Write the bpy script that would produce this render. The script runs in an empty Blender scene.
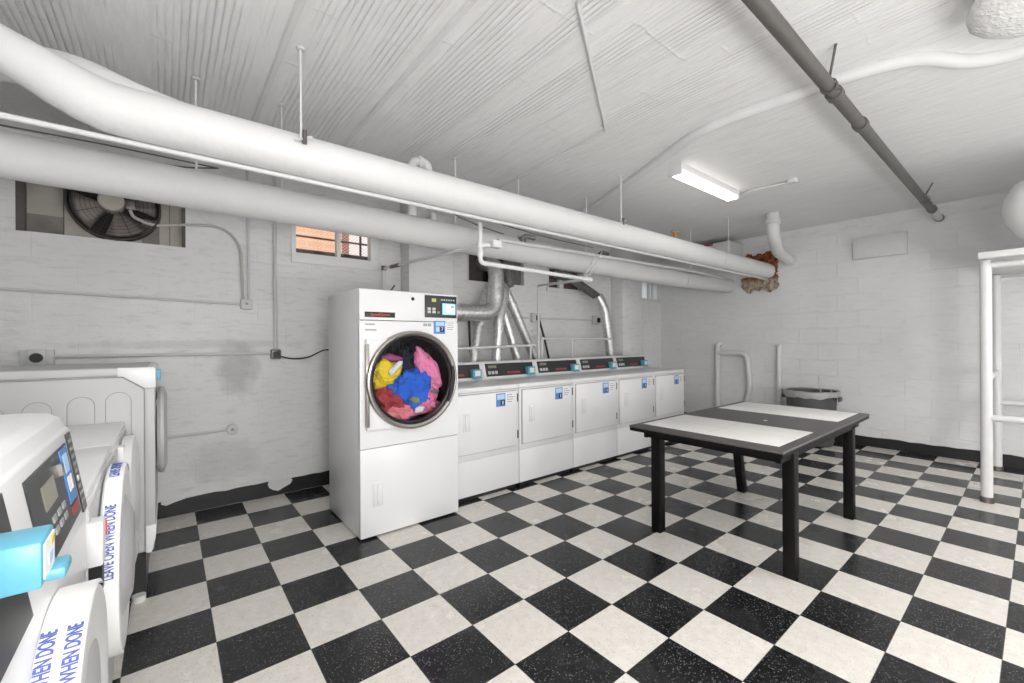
import bpy, bmesh, math, random
from mathutils import Vector, Matrix, noise
from math import sin, cos, pi, radians

random.seed(7)
SC = bpy.context.scene
COL = SC.collection

# ------------------------------------------------------------------ camera
cam_d = bpy.data.cameras.new('camera')
cam_d.sensor_width = 36.0
cam_d.lens = 427.0 / 1024.0 * 36.0
cam_d.clip_start = 0.02
cam_d.shift_y = -0.5 / 1024.0
cam = bpy.data.objects.new('camera', cam_d)
COL.objects.link(cam)
cam.location = (-0.159, -2.2356, 1.2894)
cam.rotation_euler = (Matrix.Rotation(-0.6793, 4, 'Z') @ Matrix.Rotation(pi / 2, 4, 'X') @ Matrix.Rotation(-0.0061, 4, 'Z')).to_euler()
SC.camera = cam

# ------------------------------------------------------------------ world, lights, exposure
SC.view_settings.view_transform = 'Standard'
SC.view_settings.look = 'None'
SC.view_settings.gamma = 1.0
SC.view_settings.use_curve_mapping = False
SC.view_settings.exposure = 0.0
W = bpy.data.worlds.new('daylight')
SC.world = W
W.use_nodes = True
W.node_tree.nodes['Background'].inputs[0].default_value = (0.95, 0.97, 1.0, 1)
W.node_tree.nodes['Background'].inputs[1].default_value = 2.6


def area(name, loc, rot, sx, sy, power, col=(1, 1, 1)):
    d = bpy.data.lights.new(name, 'AREA')
    d.shape = 'RECTANGLE'
    d.size = sx
    d.size_y = sy
    d.energy = power
    d.color = col
    o = bpy.data.objects.new(name, d)
    o.location = loc
    o.rotation_euler = rot
    COL.objects.link(o)
    return o


def point_light(name, loc, r, power, col=(1, 1, 1)):
    d = bpy.data.lights.new(name, 'POINT')
    d.shadow_soft_size = r
    d.energy = power
    d.color = col
    o = bpy.data.objects.new(name, d)
    o.location = loc
    COL.objects.link(o)
    return o


# unseen: areas stand in for ceiling tubes, point lights added to brighten the room
area('unseen_ceiling_lamp', (0.2, -1.7, 2.68), (0, 0, 0), 1.3, 0.3, 22, (1, 0.99, 0.97))
area('unseen_ceiling_lamp', (3.4, -3.0, 2.68), (0, 0, 0), 1.3, 0.3, 28, (1, 0.99, 0.97))
point_light('fill_point', (0.0, -3.2, 1.2), 0.3, 104, (1, 0.995, 0.985))
point_light('fill_point', (2.0, -3.5, 0.95), 0.4, 62, (1, 0.995, 0.985))
point_light('fill_point', (4.9, -3.5, 1.0), 0.4, 42, (1, 0.995, 0.985))

# ------------------------------------------------------------------ materials
MATS = {}


def mat(name, col, rough=0.5, metal=0.0, var=0.0, vscale=8.0, bump=0.0, bscale=40.0, emit=None, es=1.0, spec=0.5):
    if name in MATS:
        return MATS[name]
    m = bpy.data.materials.new(name)
    m.use_nodes = True
    nt = m.node_tree
    b = nt.nodes['Principled BSDF']
    b.inputs['Base Color'].default_value = (*col, 1)
    b.inputs['Roughness'].default_value = rough
    b.inputs['Metallic'].default_value = metal
    b.inputs['Specular IOR Level'].default_value = spec
    tc = nt.nodes.new('ShaderNodeTexCoord')
    n = nt.nodes.new('ShaderNodeTexNoise')
    n.inputs['Scale'].default_value = vscale
    n.inputs['Detail'].default_value = 5
    nt.links.new(tc.outputs['Object'], n.inputs['Vector'])
    mx = nt.nodes.new('ShaderNodeMix')
    mx.data_type = 'RGBA'
    mx.inputs[6].default_value = (*[c * (1 - var) for c in col], 1)
    mx.inputs[7].default_value = (*[min(1, c * (1 + var * 0.6)) for c in col], 1)
    nt.links.new(n.outputs['Fac'], mx.inputs[0])
    nt.links.new(mx.outputs[2], b.inputs['Base Color'])
    if bump:
        n2 = nt.nodes.new('ShaderNodeTexNoise')
        n2.inputs['Scale'].default_value = bscale
        n2.inputs['Detail'].default_value = 4
        nt.links.new(tc.outputs['Object'], n2.inputs['Vector'])
        bp = nt.nodes.new('ShaderNodeBump')
        bp.inputs['Strength'].default_value = bump
        bp.inputs['Distance'].default_value = 0.01
        nt.links.new(n2.outputs['Fac'], bp.inputs['Height'])
        nt.links.new(bp.outputs['Normal'], b.inputs['Normal'])
    if emit:
        b.inputs['Emission Color'].default_value = (*emit, 1)
        b.inputs['Emission Strength'].default_value = es
    MATS[name] = m
    return m


def nodes(name):
    m = bpy.data.materials.new(name)
    m.use_nodes = True
    MATS[name] = m
    return m, m.node_tree, m.node_tree.nodes['Principled BSDF']


def math_n(nt, op, a, b=None):
    n = nt.nodes.new('ShaderNodeMath')
    n.operation = op
    for i, v in enumerate((a, b)):
        if v is None:
            continue
        if isinstance(v, (int, float)):
            n.inputs[i].default_value = v
        else:
            nt.links.new(v, n.inputs[i])
    return n.outputs[0]


def mix_n(nt, fac, a, b):
    n = nt.nodes.new('ShaderNodeMix')
    n.data_type = 'RGBA'
    for i, v in ((0, fac), (6, a), (7, b)):
        if isinstance(v, tuple):
            n.inputs[i].default_value = (*v, 1)
        elif isinstance(v, (int, float)):
            n.inputs[i].default_value = v
        else:
            nt.links.new(v, n.inputs[i])
    return n.outputs[2]


def noise_n(nt, vec, scale, detail=4, rough=0.5):
    n = nt.nodes.new('ShaderNodeTexNoise')
    n.inputs['Scale'].default_value = scale
    n.inputs['Detail'].default_value = detail
    n.inputs['Roughness'].default_value = rough
    nt.links.new(vec, n.inputs['Vector'])
    return n.outputs['Fac']


def ramp_n(nt, fac, p0, p1):
    n = nt.nodes.new('ShaderNodeMapRange')
    n.inputs[1].default_value = p0
    n.inputs[2].default_value = p1
    nt.links.new(fac, n.inputs[0])
    return n.outputs[0]


def bump_n(nt, h, strength, dist, normal=None):
    b = nt.nodes.new('ShaderNodeBump')
    b.inputs['Strength'].default_value = strength
    b.inputs['Distance'].default_value = dist
    nt.links.new(h, b.inputs['Height'])
    if normal is not None:
        nt.links.new(normal, b.inputs['Normal'])
    return b.outputs['Normal']


T = 0.3048


def make_floor_mat():
    m, nt, b = nodes('checker_vinyl_tile')
    tc = nt.nodes.new('ShaderNodeTexCoord')
    sp = nt.nodes.new('ShaderNodeSeparateXYZ')
    nt.links.new(tc.outputs['Object'], sp.inputs[0])
    u = math_n(nt, 'DIVIDE', sp.outputs[0], T)
    v = math_n(nt, 'DIVIDE', sp.outputs[1], T)
    fu = math_n(nt, 'FLOOR', u)
    fv = math_n(nt, 'FLOOR', v)
    par = math_n(nt, 'FLOORED_MODULO', math_n(nt, 'ADD', fu, fv), 2.0)
    # seam
    gu = math_n(nt, 'ABSOLUTE', math_n(nt, 'SUBTRACT', math_n(nt, 'FRACT', u), 0.5))
    gv = math_n(nt, 'ABSOLUTE', math_n(nt, 'SUBTRACT', math_n(nt, 'FRACT', v), 0.5))
    seam = math_n(nt, 'GREATER_THAN', math_n(nt, 'MAXIMUM', gu, gv), 0.4955)
    # per tile shade
    cb = nt.nodes.new('ShaderNodeCombineXYZ')
    nt.links.new(fu, cb.inputs[0])
    nt.links.new(fv, cb.inputs[1])
    wn = nt.nodes.new('ShaderNodeTexWhiteNoise')
    nt.links.new(cb.outputs[0], wn.inputs['Vector'])
    tile = wn.outputs['Value']
    # flecks, shifted per tile
    flk = nt.nodes.new('ShaderNodeTexVoronoi')
    flk.inputs['Scale'].default_value = 125
    nt.links.new(tc.outputs['Object'], flk.inputs['Vector'])
    fl = math_n(nt, 'LESS_THAN', flk.outputs['Distance'], 0.34)
    flsel = nt.nodes.new('ShaderNodeSeparateColor')
    nt.links.new(flk.outputs['Color'], flsel.inputs[0])
    on = math_n(nt, 'MULTIPLY', fl, ramp_n(nt, flsel.outputs[0], 0.45, 1.0))
    on2 = math_n(nt, 'MULTIPLY', fl, math_n(nt, 'GREATER_THAN', flsel.outputs[0], 0.80))
    smear = noise_n(nt, tc.outputs['Object'], 22, 6, 0.65)
    light = mix_n(nt, ramp_n(nt, smear, 0.35, 0.7), (0.63, 0.595, 0.55), (0.73, 0.70, 0.655))
    light = mix_n(nt, math_n(nt, 'MULTIPLY', on2, 0.45), light, (0.30, 0.26, 0.22))
    light = mix_n(nt, math_n(nt, 'MULTIPLY', tile, 0.12), light, (0.45, 0.42, 0.39))
    dark = mix_n(nt, ramp_n(nt, smear, 0.4, 0.75), (0.0085, 0.0085, 0.0092), (0.022, 0.022, 0.024))
    dark = mix_n(nt, math_n(nt, 'MULTIPLY', on, 0.42), dark, (0.36, 0.36, 0.36))
    col = mix_n(nt, par, light, dark)
    col = mix_n(nt, math_n(nt, 'MULTIPLY', seam, 0.75), col, (0.05, 0.048, 0.045))
    nt.links.new(col, b.inputs['Base Color'])
    rr = ramp_n(nt, noise_n(nt, tc.outputs['Object'], 3.0, 5), 0.3, 0.7)
    nt.links.new(math_n(nt, 'ADD', math_n(nt, 'MULTIPLY', rr, 0.10), 0.20), b.inputs['Roughness'])
    b.inputs['Specular IOR Level'].default_value = 0.42
    nt.links.new(bump_n(nt, noise_n(nt, tc.outputs['Object'], 9, 3), 0.05, 0.01), b.inputs['Normal'])
    return m


def make_wall_mat(name, axis, bw, bh, mstr, base=(0.78, 0.78, 0.78), rough_str=0.45, stain=None, streak=0.55):
    m, nt, b = nodes(name)
    tc = nt.nodes.new('ShaderNodeTexCoord')
    sp = nt.nodes.new('ShaderNodeSeparateXYZ')
    nt.links.new(tc.outputs['Object'], sp.inputs[0])
    cb = nt.nodes.new('ShaderNodeCombineXYZ')
    nt.links.new(sp.outputs[axis], cb.inputs[0])
    nt.links.new(sp.outputs[2], cb.inputs[1])
    # wobble
    br = nt.nodes.new('ShaderNodeTexBrick')
    br.inputs['Scale'].default_value = 1.0
    br.inputs['Brick Width'].default_value = bw
    br.inputs['Row Height'].default_value = bh
    br.inputs['Mortar Size'].default_value = 0.006
    br.inputs['Mortar Smooth'].default_value = 0.6
    br.inputs['Color1'].default_value = (1, 1, 1, 1)
    br.inputs['Color2'].default_value = (1, 1, 1, 1)
    br.inputs['Mortar'].default_value = (0, 0, 0, 1)
    nt.links.new(cb.outputs[0], br.inputs['Vector'])
    patch = ramp_n(nt, noise_n(nt, tc.outputs['Object'], 1.3, 3), 0.40, 0.62)
    bh_ = mix_n(nt, patch, (1, 1, 1), br.outputs['Color'])
    fine = noise_n(nt, tc.outputs['Object'], 55, 6, 0.6)
    mp = nt.nodes.new('ShaderNodeMapping')
    mp.inputs['Scale'].default_value = (1, 1, 4.5) 
    nt.links.new(tc.outputs['Object'], mp.inputs[0])
    brush = noise_n(nt, mp.outputs[0], 7, 6, 0.6)
    big = noise_n(nt, tc.outputs['Object'], 1.1, 4)
    n1 = bump_n(nt, bh_, mstr, 0.010)
    n2 = bump_n(nt, fine, rough_str, 0.006, n1)
    n3 = bump_n(nt, brush, rough_str * 0.8, 0.015, n2)
    nt.links.new(n3, b.inputs['Normal'])
    c = mix_n(nt, ramp_n(nt, big, 0.3, 0.7), tuple(x * 0.92 for x in base), tuple(min(1, x * 1.05) for x in base))
    c = mix_n(nt, math_n(nt, 'MULTIPLY', ramp_n(nt, brush, 0.52, 0.75), streak), c, tuple(x * 0.66 for x in base))
    c = mix_n(nt, math_n(nt, 'MULTIPLY', math_n(nt, 'MULTIPLY', patch, math_n(nt, 'SUBTRACT', 1.0, br.outputs['Fac'])), 0.0), c, (0.4, 0.4, 0.4))
    if stain:
        for (sx, sz, rx, rz, amt) in stain:
            dx = math_n(nt, 'DIVIDE', math_n(nt, 'SUBTRACT', sp.outputs[axis], sx), rx)
            dz = math_n(nt, 'DIVIDE', math_n(nt, 'SUBTRACT', sp.outputs[2], sz), rz)
            d = math_n(nt, 'ADD', math_n(nt, 'MULTIPLY', dx, dx), math_n(nt, 'MULTIPLY', dz, dz))
            d = math_n(nt, 'ADD', d, math_n(nt, 'MULTIPLY', math_n(nt, 'SUBTRACT', noise_n(nt, tc.outputs['Object'], 9, 5), 0.5), 1.6))
            f = ramp_n(nt, d, 1.0, 0.2)
            c = mix_n(nt, math_n(nt, 'MULTIPLY', f, amt), c, (0.30, 0.30, 0.30))
    nt.links.new(c, b.inputs['Base Color'])
    b.inputs['Roughness'].default_value = 0.62
    b.inputs['Specular IOR Level'].default_value = 0.3
    return m


def make_ceiling_mat():
    m, nt, b = nodes('board_formed_painted_concrete')
    tc = nt.nodes.new('ShaderNodeTexCoord')
    sp = nt.nodes.new('ShaderNodeSeparateXYZ')
    nt.links.new(tc.outputs['Object'], sp.inputs[0])
    wob = noise_n(nt, tc.outputs['Object'], 1.2, 2)
    x = math_n(nt, 'ADD', sp.outputs[0], math_n(nt, 'MULTIPLY', wob, 0.03))
    rib = math_n(nt, 'POWER', math_n(nt, 'ABSOLUTE', math_n(nt, 'SINE', math_n(nt, 'MULTIPLY', x, pi / 0.029))), 0.5)
    pl = math_n(nt, 'FRACT', math_n(nt, 'DIVIDE', math_n(nt, 'SUBTRACT', sp.outputs[0], 0.29), 0.565))
    mid = math_n(nt, 'ABSOLUTE', math_n(nt, 'SUBTRACT', pl, 0.5))
    inside = ramp_n(nt, mid, 0.40, 0.34)
    mp = nt.nodes.new('ShaderNodeMapping')
    mp.inputs['Scale'].default_value = (4.0, 1.1, 1)
    nt.links.new(tc.outputs['Object'], mp.inputs[0])
    band = math_n(nt, 'MULTIPLY', inside, ramp_n(nt, noise_n(nt, mp.outputs[0], 1.3, 3), 0.40, 0.56))
    fade = ramp_n(nt, sp.outputs[0], 3.0, 1.5)
    ribm = math_n(nt, 'MULTIPLY', math_n(nt, 'MULTIPLY', rib, band), fade)
    pid = math_n(nt, 'FLOOR', math_n(nt, 'DIVIDE', math_n(nt, 'SUBTRACT', sp.outputs[0], 0.29), 0.565))
    jy = math_n(nt, 'FRACT', math_n(nt, 'ADD', math_n(nt, 'DIVIDE', math_n(nt, 'ADD', sp.outputs[1], math_n(nt, 'MULTIPLY', noise_n(nt, tc.outputs['Object'], 14, 3), 0.05)), 0.47), math_n(nt, 'MULTIPLY', pid, 0.37)))
    joint = math_n(nt, 'MULTIPLY', math_n(nt, 'MULTIPLY', ramp_n(nt, math_n(nt, 'ABSOLUTE', math_n(nt, 'SUBTRACT', jy, 0.5)), 0.022, 0.006), ramp_n(nt, noise_n(nt, tc.outputs['Object'], 5, 2), 0.45, 0.6)), fade)
    mp2 = nt.nodes.new('ShaderNodeMapping')
    mp2.inputs['Scale'].default_value = (9, 1.5, 1)
    nt.links.new(tc.outputs['Object'], mp2.inputs[0])
    streak = noise_n(nt, mp2.outputs[0], 3, 6, 0.65)
    fine = noise_n(nt, tc.outputs['Object'], 45, 6, 0.7)
    n0 = bump_n(nt, joint, 0.40, 0.008)
    n1 = bump_n(nt, ribm, 0.75, 0.010, n0)
    n2 = bump_n(nt, streak, 0.35, 0.02, n1)
    n3 = bump_n(nt, fine, 0.35, 0.006, n2)
    nt.links.new(n3, b.inputs['Normal'])
    c = mix_n(nt, ramp_n(nt, streak, 0.35, 0.7), (0.83, 0.83, 0.83), (0.76, 0.76, 0.755))
    nt.links.new(c, b.inputs['Base Color'])
    b.inputs['Roughness'].default_value = 0.6
    b.inputs['Specular IOR Level'].default_value = 0.3
    return m


def make_rust_mat():
    m, nt, b = nodes('rust_and_bare_concrete')
    tc = nt.nodes.new('ShaderNodeTexCoord')
    sp = nt.nodes.new('ShaderNodeSeparateXYZ')
    nt.links.new(tc.outputs['Object'], sp.inputs[0])
    n = noise_n(nt, tc.outputs['Object'], 16, 6, 0.7)
    n2 = noise_n(nt, tc.outputs['Object'], 30, 4, 0.6)
    rust = mix_n(nt, ramp_n(nt, n, 0.35, 0.65), (0.06, 0.018, 0.009), (0.42, 0.13, 0.045))
    tan = mix_n(nt, ramp_n(nt, n2, 0.3, 0.7), (0.22, 0.16, 0.11), (0.60, 0.50, 0.41))
    h = math_n(nt, 'ADD', sp.outputs[2], math_n(nt, 'MULTIPLY', math_n(nt, 'SUBTRACT', n, 0.5), 0.18))
    nt.links.new(mix_n(nt, ramp_n(nt, h, 2.11, 2.17), tan, rust), b.inputs['Base Color'])
    b.inputs['Roughness'].default_value = 0.9
    nt.links.new(bump_n(nt, n2, 0.8, 0.02), b.inputs['Normal'])
    return m


def make_brick_mat(name, c1, c2, mortar):
    m, nt, b = nodes(name)
    tc = nt.nodes.new('ShaderNodeTexCoord')
    sp = nt.nodes.new('ShaderNodeSeparateXYZ')
    nt.links.new(tc.outputs['Object'], sp.inputs[0])
    cb = nt.nodes.new('ShaderNodeCombineXYZ')
    nt.links.new(sp.outputs[0], cb.inputs[0])
    nt.links.new(sp.outputs[2], cb.inputs[1])
    br = nt.nodes.new('ShaderNodeTexBrick')
    br.inputs['Scale'].default_value = 1
    br.inputs['Brick Width'].default_value = 0.2
    br.inputs['Row Height'].default_value = 0.075
    br.inputs['Mortar Size'].default_value = 0.006
    br.inputs['Color1'].default_value = (*c1, 1)
    br.inputs['Color2'].default_value = (*c2, 1)
    br.inputs['Mortar'].default_value = (*mortar, 1)
    nt.links.new(cb.outputs[0], br.inputs['Vector'])
    nt.links.new(br.outputs['Color'], b.inputs['Base Color'])
    b.inputs['Roughness'].default_value = 0.85
    return m


def make_glass(name, tint=(1, 1, 1), refl=0.12):
    m = bpy.data.materials.new(name)
    m.use_nodes = True
    nt = m.node_tree
    nt.nodes.remove(nt.nodes['Principled BSDF'])
    tr = nt.nodes.new('ShaderNodeBsdfTransparent')
    tr.inputs[0].default_value = (*tint, 1)
    gl = nt.nodes.new('ShaderNodeBsdfGlossy')
    gl.inputs['Roughness'].default_value = 0.03
    mx = nt.nodes.new('ShaderNodeMixShader')
    lw = nt.nodes.new('ShaderNodeLayerWeight')
    lw.inputs[0].default_value = 0.25
    f = math_n(nt, 'MAXIMUM', math_n(nt, 'MULTIPLY', lw.outputs['Fresnel'], 0.35), refl)
    nt.links.new(f, mx.inputs[0])
    nt.links.new(tr.outputs[0], mx.inputs[1])
    nt.links.new(gl.outputs[0], mx.inputs[2])
    nt.links.new(mx.outputs[0], nt.nodes['Material Output'].inputs[0])
    MATS[name] = m
    return m


def make_galv(name, base):
    m, nt, b = nodes(name)
    tc = nt.nodes.new('ShaderNodeTexCoord')
    v = nt.nodes.new('ShaderNodeTexVoronoi')
    v.inputs['Scale'].default_value = 45
    nt.links.new(tc.outputs['Object'], v.inputs['Vector'])
    s = nt.nodes.new('ShaderNodeSeparateColor')
    nt.links.new(v.outputs['Color'], s.inputs[0])
    nt.links.new(mix_n(nt, s.outputs[0], tuple(x * 0.8 for x in base), tuple(min(1, x * 1.1) for x in base)), b.inputs['Base Color'])
    b.inputs['Metallic'].default_value = 0.85
    b.inputs['Roughness'].default_value = 0.38
    return m


M_floor = make_floor_mat()
M_wb = make_wall_mat('painted_block_back', 0, 0.42, 0.205, 0.35, stain=[(0.28, 1.08, 0.17, 0.24, 0.48), (0.05, 1.28, 0.9, 0.04, 0.25), (0.2, 0.35, 0.3, 0.2, 0.25)])
M_wr = make_wall_mat('painted_block_right', 1, 0.42, 0.205, 0.55, streak=0.25)
M_ws = make_wall_mat('painted_plaster', 0, 3.0, 3.0, 0.0, rough_str=0.22)
M_ceil = make_ceiling_mat()
M_rust = make_rust_mat()
M_white = mat('white_enamel', (0.75, 0.75, 0.755), 0.28, var=0.02, vscale=3)
M_white2 = mat('white_enamel_worn', (0.71, 0.71, 0.715), 0.33, var=0.04, vscale=5)
M_grey = mat('light_grey_enamel', (0.47, 0.47, 0.475), 0.4, var=0.04, vscale=4)
M_line = mat('seam_grey', (0.30, 0.30, 0.30), 0.6)
M_pipe = mat('white_pipe_wrap', (0.73, 0.73, 0.73), 0.55, var=0.05, vscale=6, bump=0.25, bscale=22)
M_pipe2 = mat('greyish_pipe_wrap', (0.67, 0.67, 0.67), 0.6, var=0.08, vscale=4, bump=0.25, bscale=18)
M_paint = mat('white_painted_steel', (0.70, 0.70, 0.695), 0.42, var=0.06, vscale=20, bump=0.08, bscale=60)
M_paint_d = mat('painted_conduit', (0.62, 0.62, 0.62), 0.5, var=0.08, vscale=14)
M_black = mat('black_plastic', (0.012, 0.012, 0.013), 0.35, var=0.2)
M_base = mat('black_rubber_base', (0.010, 0.010, 0.011), 0.45, var=0.3, vscale=12, bump=0.2, bscale=30)
M_panel = mat('dark_control_film', (0.030, 0.031, 0.034), 0.32, var=0.1)
M_screen = mat('lit_screen', (0.35, 0.62, 0.78), 0.3, emit=(0.40, 0.72, 0.90), es=0.45)
M_screenw = mat('lit_screen_window', (0.8, 0.85, 0.88), 0.3, emit=(0.8, 0.9, 1.0), es=0.3)
M_lcd = mat('grey_green_lcd', (0.27, 0.26, 0.20), 0.3)
M_lcdg = mat('yellow_green_lcd', (0.40, 0.42, 0.12), 0.3, emit=(0.5, 0.55, 0.15), es=0.15)
M_key = mat('grey_keys', (0.55, 0.55, 0.55), 0.4)
M_keyg = mat('green_key', (0.10, 0.42, 0.20), 0.4)
M_red = mat('red_lettering', (0.75, 0.06, 0.025), 0.45)
M_dred = mat('dark_red_lettering', (0.30, 0.05, 0.05), 0.45)
M_cyan = mat('sky_blue_plastic', (0.12, 0.39, 0.53), 0.35, var=0.06)
M_blue = mat('blue_sticker', (0.08, 0.24, 0.55), 0.45, var=0.1, vscale=30)
M_lblue = mat('pale_blue_print', (0.45, 0.62, 0.85), 0.5)
M_navy = mat('navy_print', (0.012, 0.02, 0.09), 0.45)
M_ink = mat('blue_ink', (0.09, 0.13, 0.42), 0.6)
M_print = mat('grey_print', (0.35, 0.35, 0.36), 0.6)
M_paper = mat('white_label_paper', (0.80, 0.80, 0.79), 0.6)
M_steel = mat('brushed_steel', (0.36, 0.335, 0.315), 0.30, 0.95, var=0.06, vscale=30)
M_dsteel = mat('dark_steel', (0.18, 0.165, 0.155), 0.38, 0.8, var=0.2, vscale=12)
M_drum = mat('drum_steel', (0.05, 0.05, 0.052), 0.45, 0.7)
M_galv = make_galv('galvanised_steel', (0.72, 0.72, 0.72))
M_galvd = make_galv('dull_galvanised_steel', (0.30, 0.30, 0.30))
M_gpipe = mat('bare_grey_iron', (0.145, 0.14, 0.13), 0.5, 0.35, var=0.25, vscale=14)
M_tblack = mat('black_stained_wood', (0.006, 0.0055, 0.0055), 0.40, spec=.15, var=0.3, vscale=14, bump=0.1)
M_ttop = mat('charcoal_table_paint', (0.075, 0.070, 0.068), 0.42, var=0.15, vscale=10)
M_inlay = mat('white_laminate', (0.74, 0.73, 0.71), 0.35, var=0.03, vscale=6)
M_conc = mat('raw_concrete', (0.46, 0.43, 0.39), 0.85, var=0.35, vscale=7, bump=0.5, bscale=30)
M_concd = mat('sooty_concrete', (0.12, 0.11, 0.105), 0.9, var=0.5, vscale=9, bump=0.5)
M_soot = mat('grey_soot', (0.24, 0.225, 0.21), 0.9, var=0.5, vscale=9, bump=0.4)
M_fan = mat('dirty_brown_metal', (0.045, 0.038, 0.034), 0.55, 0.3, var=0.3, vscale=15)
M_blade = mat('dusty_fan_blade', (0.20, 0.175, 0.16), 0.5, 0.4, var=0.25, vscale=15)
M_hub = mat('cream_motor_cap', (0.50, 0.46, 0.41), 0.5, var=0.15, vscale=20)
M_cable = mat('grey_flex_cable', (0.50, 0.48, 0.46), 0.5, var=0.1)
M_board = mat('brown_weathered_board', (0.075, 0.062, 0.058), 0.8, var=0.5, vscale=12, bump=0.4)
M_boardg = mat('grey_speckled_board', (0.18, 0.175, 0.17), 0.8, var=0.6, vscale=45)
M_purple = mat('brown_plum_board', (0.16, 0.105, 0.115), 0.7, var=0.2)
M_void = mat('dark_void', (0.02, 0.02, 0.02), 0.9)
M_brickout = make_brick_mat('orange_brick', (1.0, 0.56, 0.33), (1.0, 0.60, 0.37), (0.98, 0.74, 0.58))
M_dkrail = mat('dark_brown_steel', (0.045, 0.028, 0.028), 0.6, var=0.2)
M_rail2 = mat('red_brown_paint', (0.30, 0.12, 0.09), 0.7, var=0.4, vscale=9)
M_mesh = mat('galvanised_mesh_wire', (0.70, 0.50, 0.40), 0.6)
M_bin = mat('grey_bin_plastic', (0.085, 0.085, 0.085), 0.5, var=0.15)
M_bag = mat('clear_grey_bag', (0.38, 0.38, 0.37), 0.3, var=0.2, vscale=14)
M_brass = mat('corroded_brass', (0.48, 0.25, 0.08), 0.5, 0.4, var=0.3, vscale=30)
M_tank = mat('white_tank_paint', (0.82, 0.82, 0.815), 0.5, var=0.02)
M_lump = mat('lumpy_white_insulation', (0.80, 0.80, 0.79), 0.7, var=0.04, vscale=12, bump=0.9, bscale=55)
M_tube = mat('lit_tube', (1, 1, 1), 0.4, emit=(1.0, 0.96, 0.90), es=3.2)
M_glass = make_glass('window_glass', refl=0.06)
M_dglass = make_glass('door_glass', (0.92, 0.93, 0.94), 0.015)
M_tglass = make_glass('tinted_door_glass', (0.6, 0.62, 0.65), 0.10)
M_frost, _nt, _b = nodes('frosted_glass')
_b.inputs['Base Color'].default_value = (.88, .90, .92, 1)
_b.inputs['Roughness'].default_value = .6
_b.inputs['Transmission Weight'].default_value = .6
M_whiteout = mat('white_render_outside', (0.9, 0.9, 0.9), 0.8)


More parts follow.
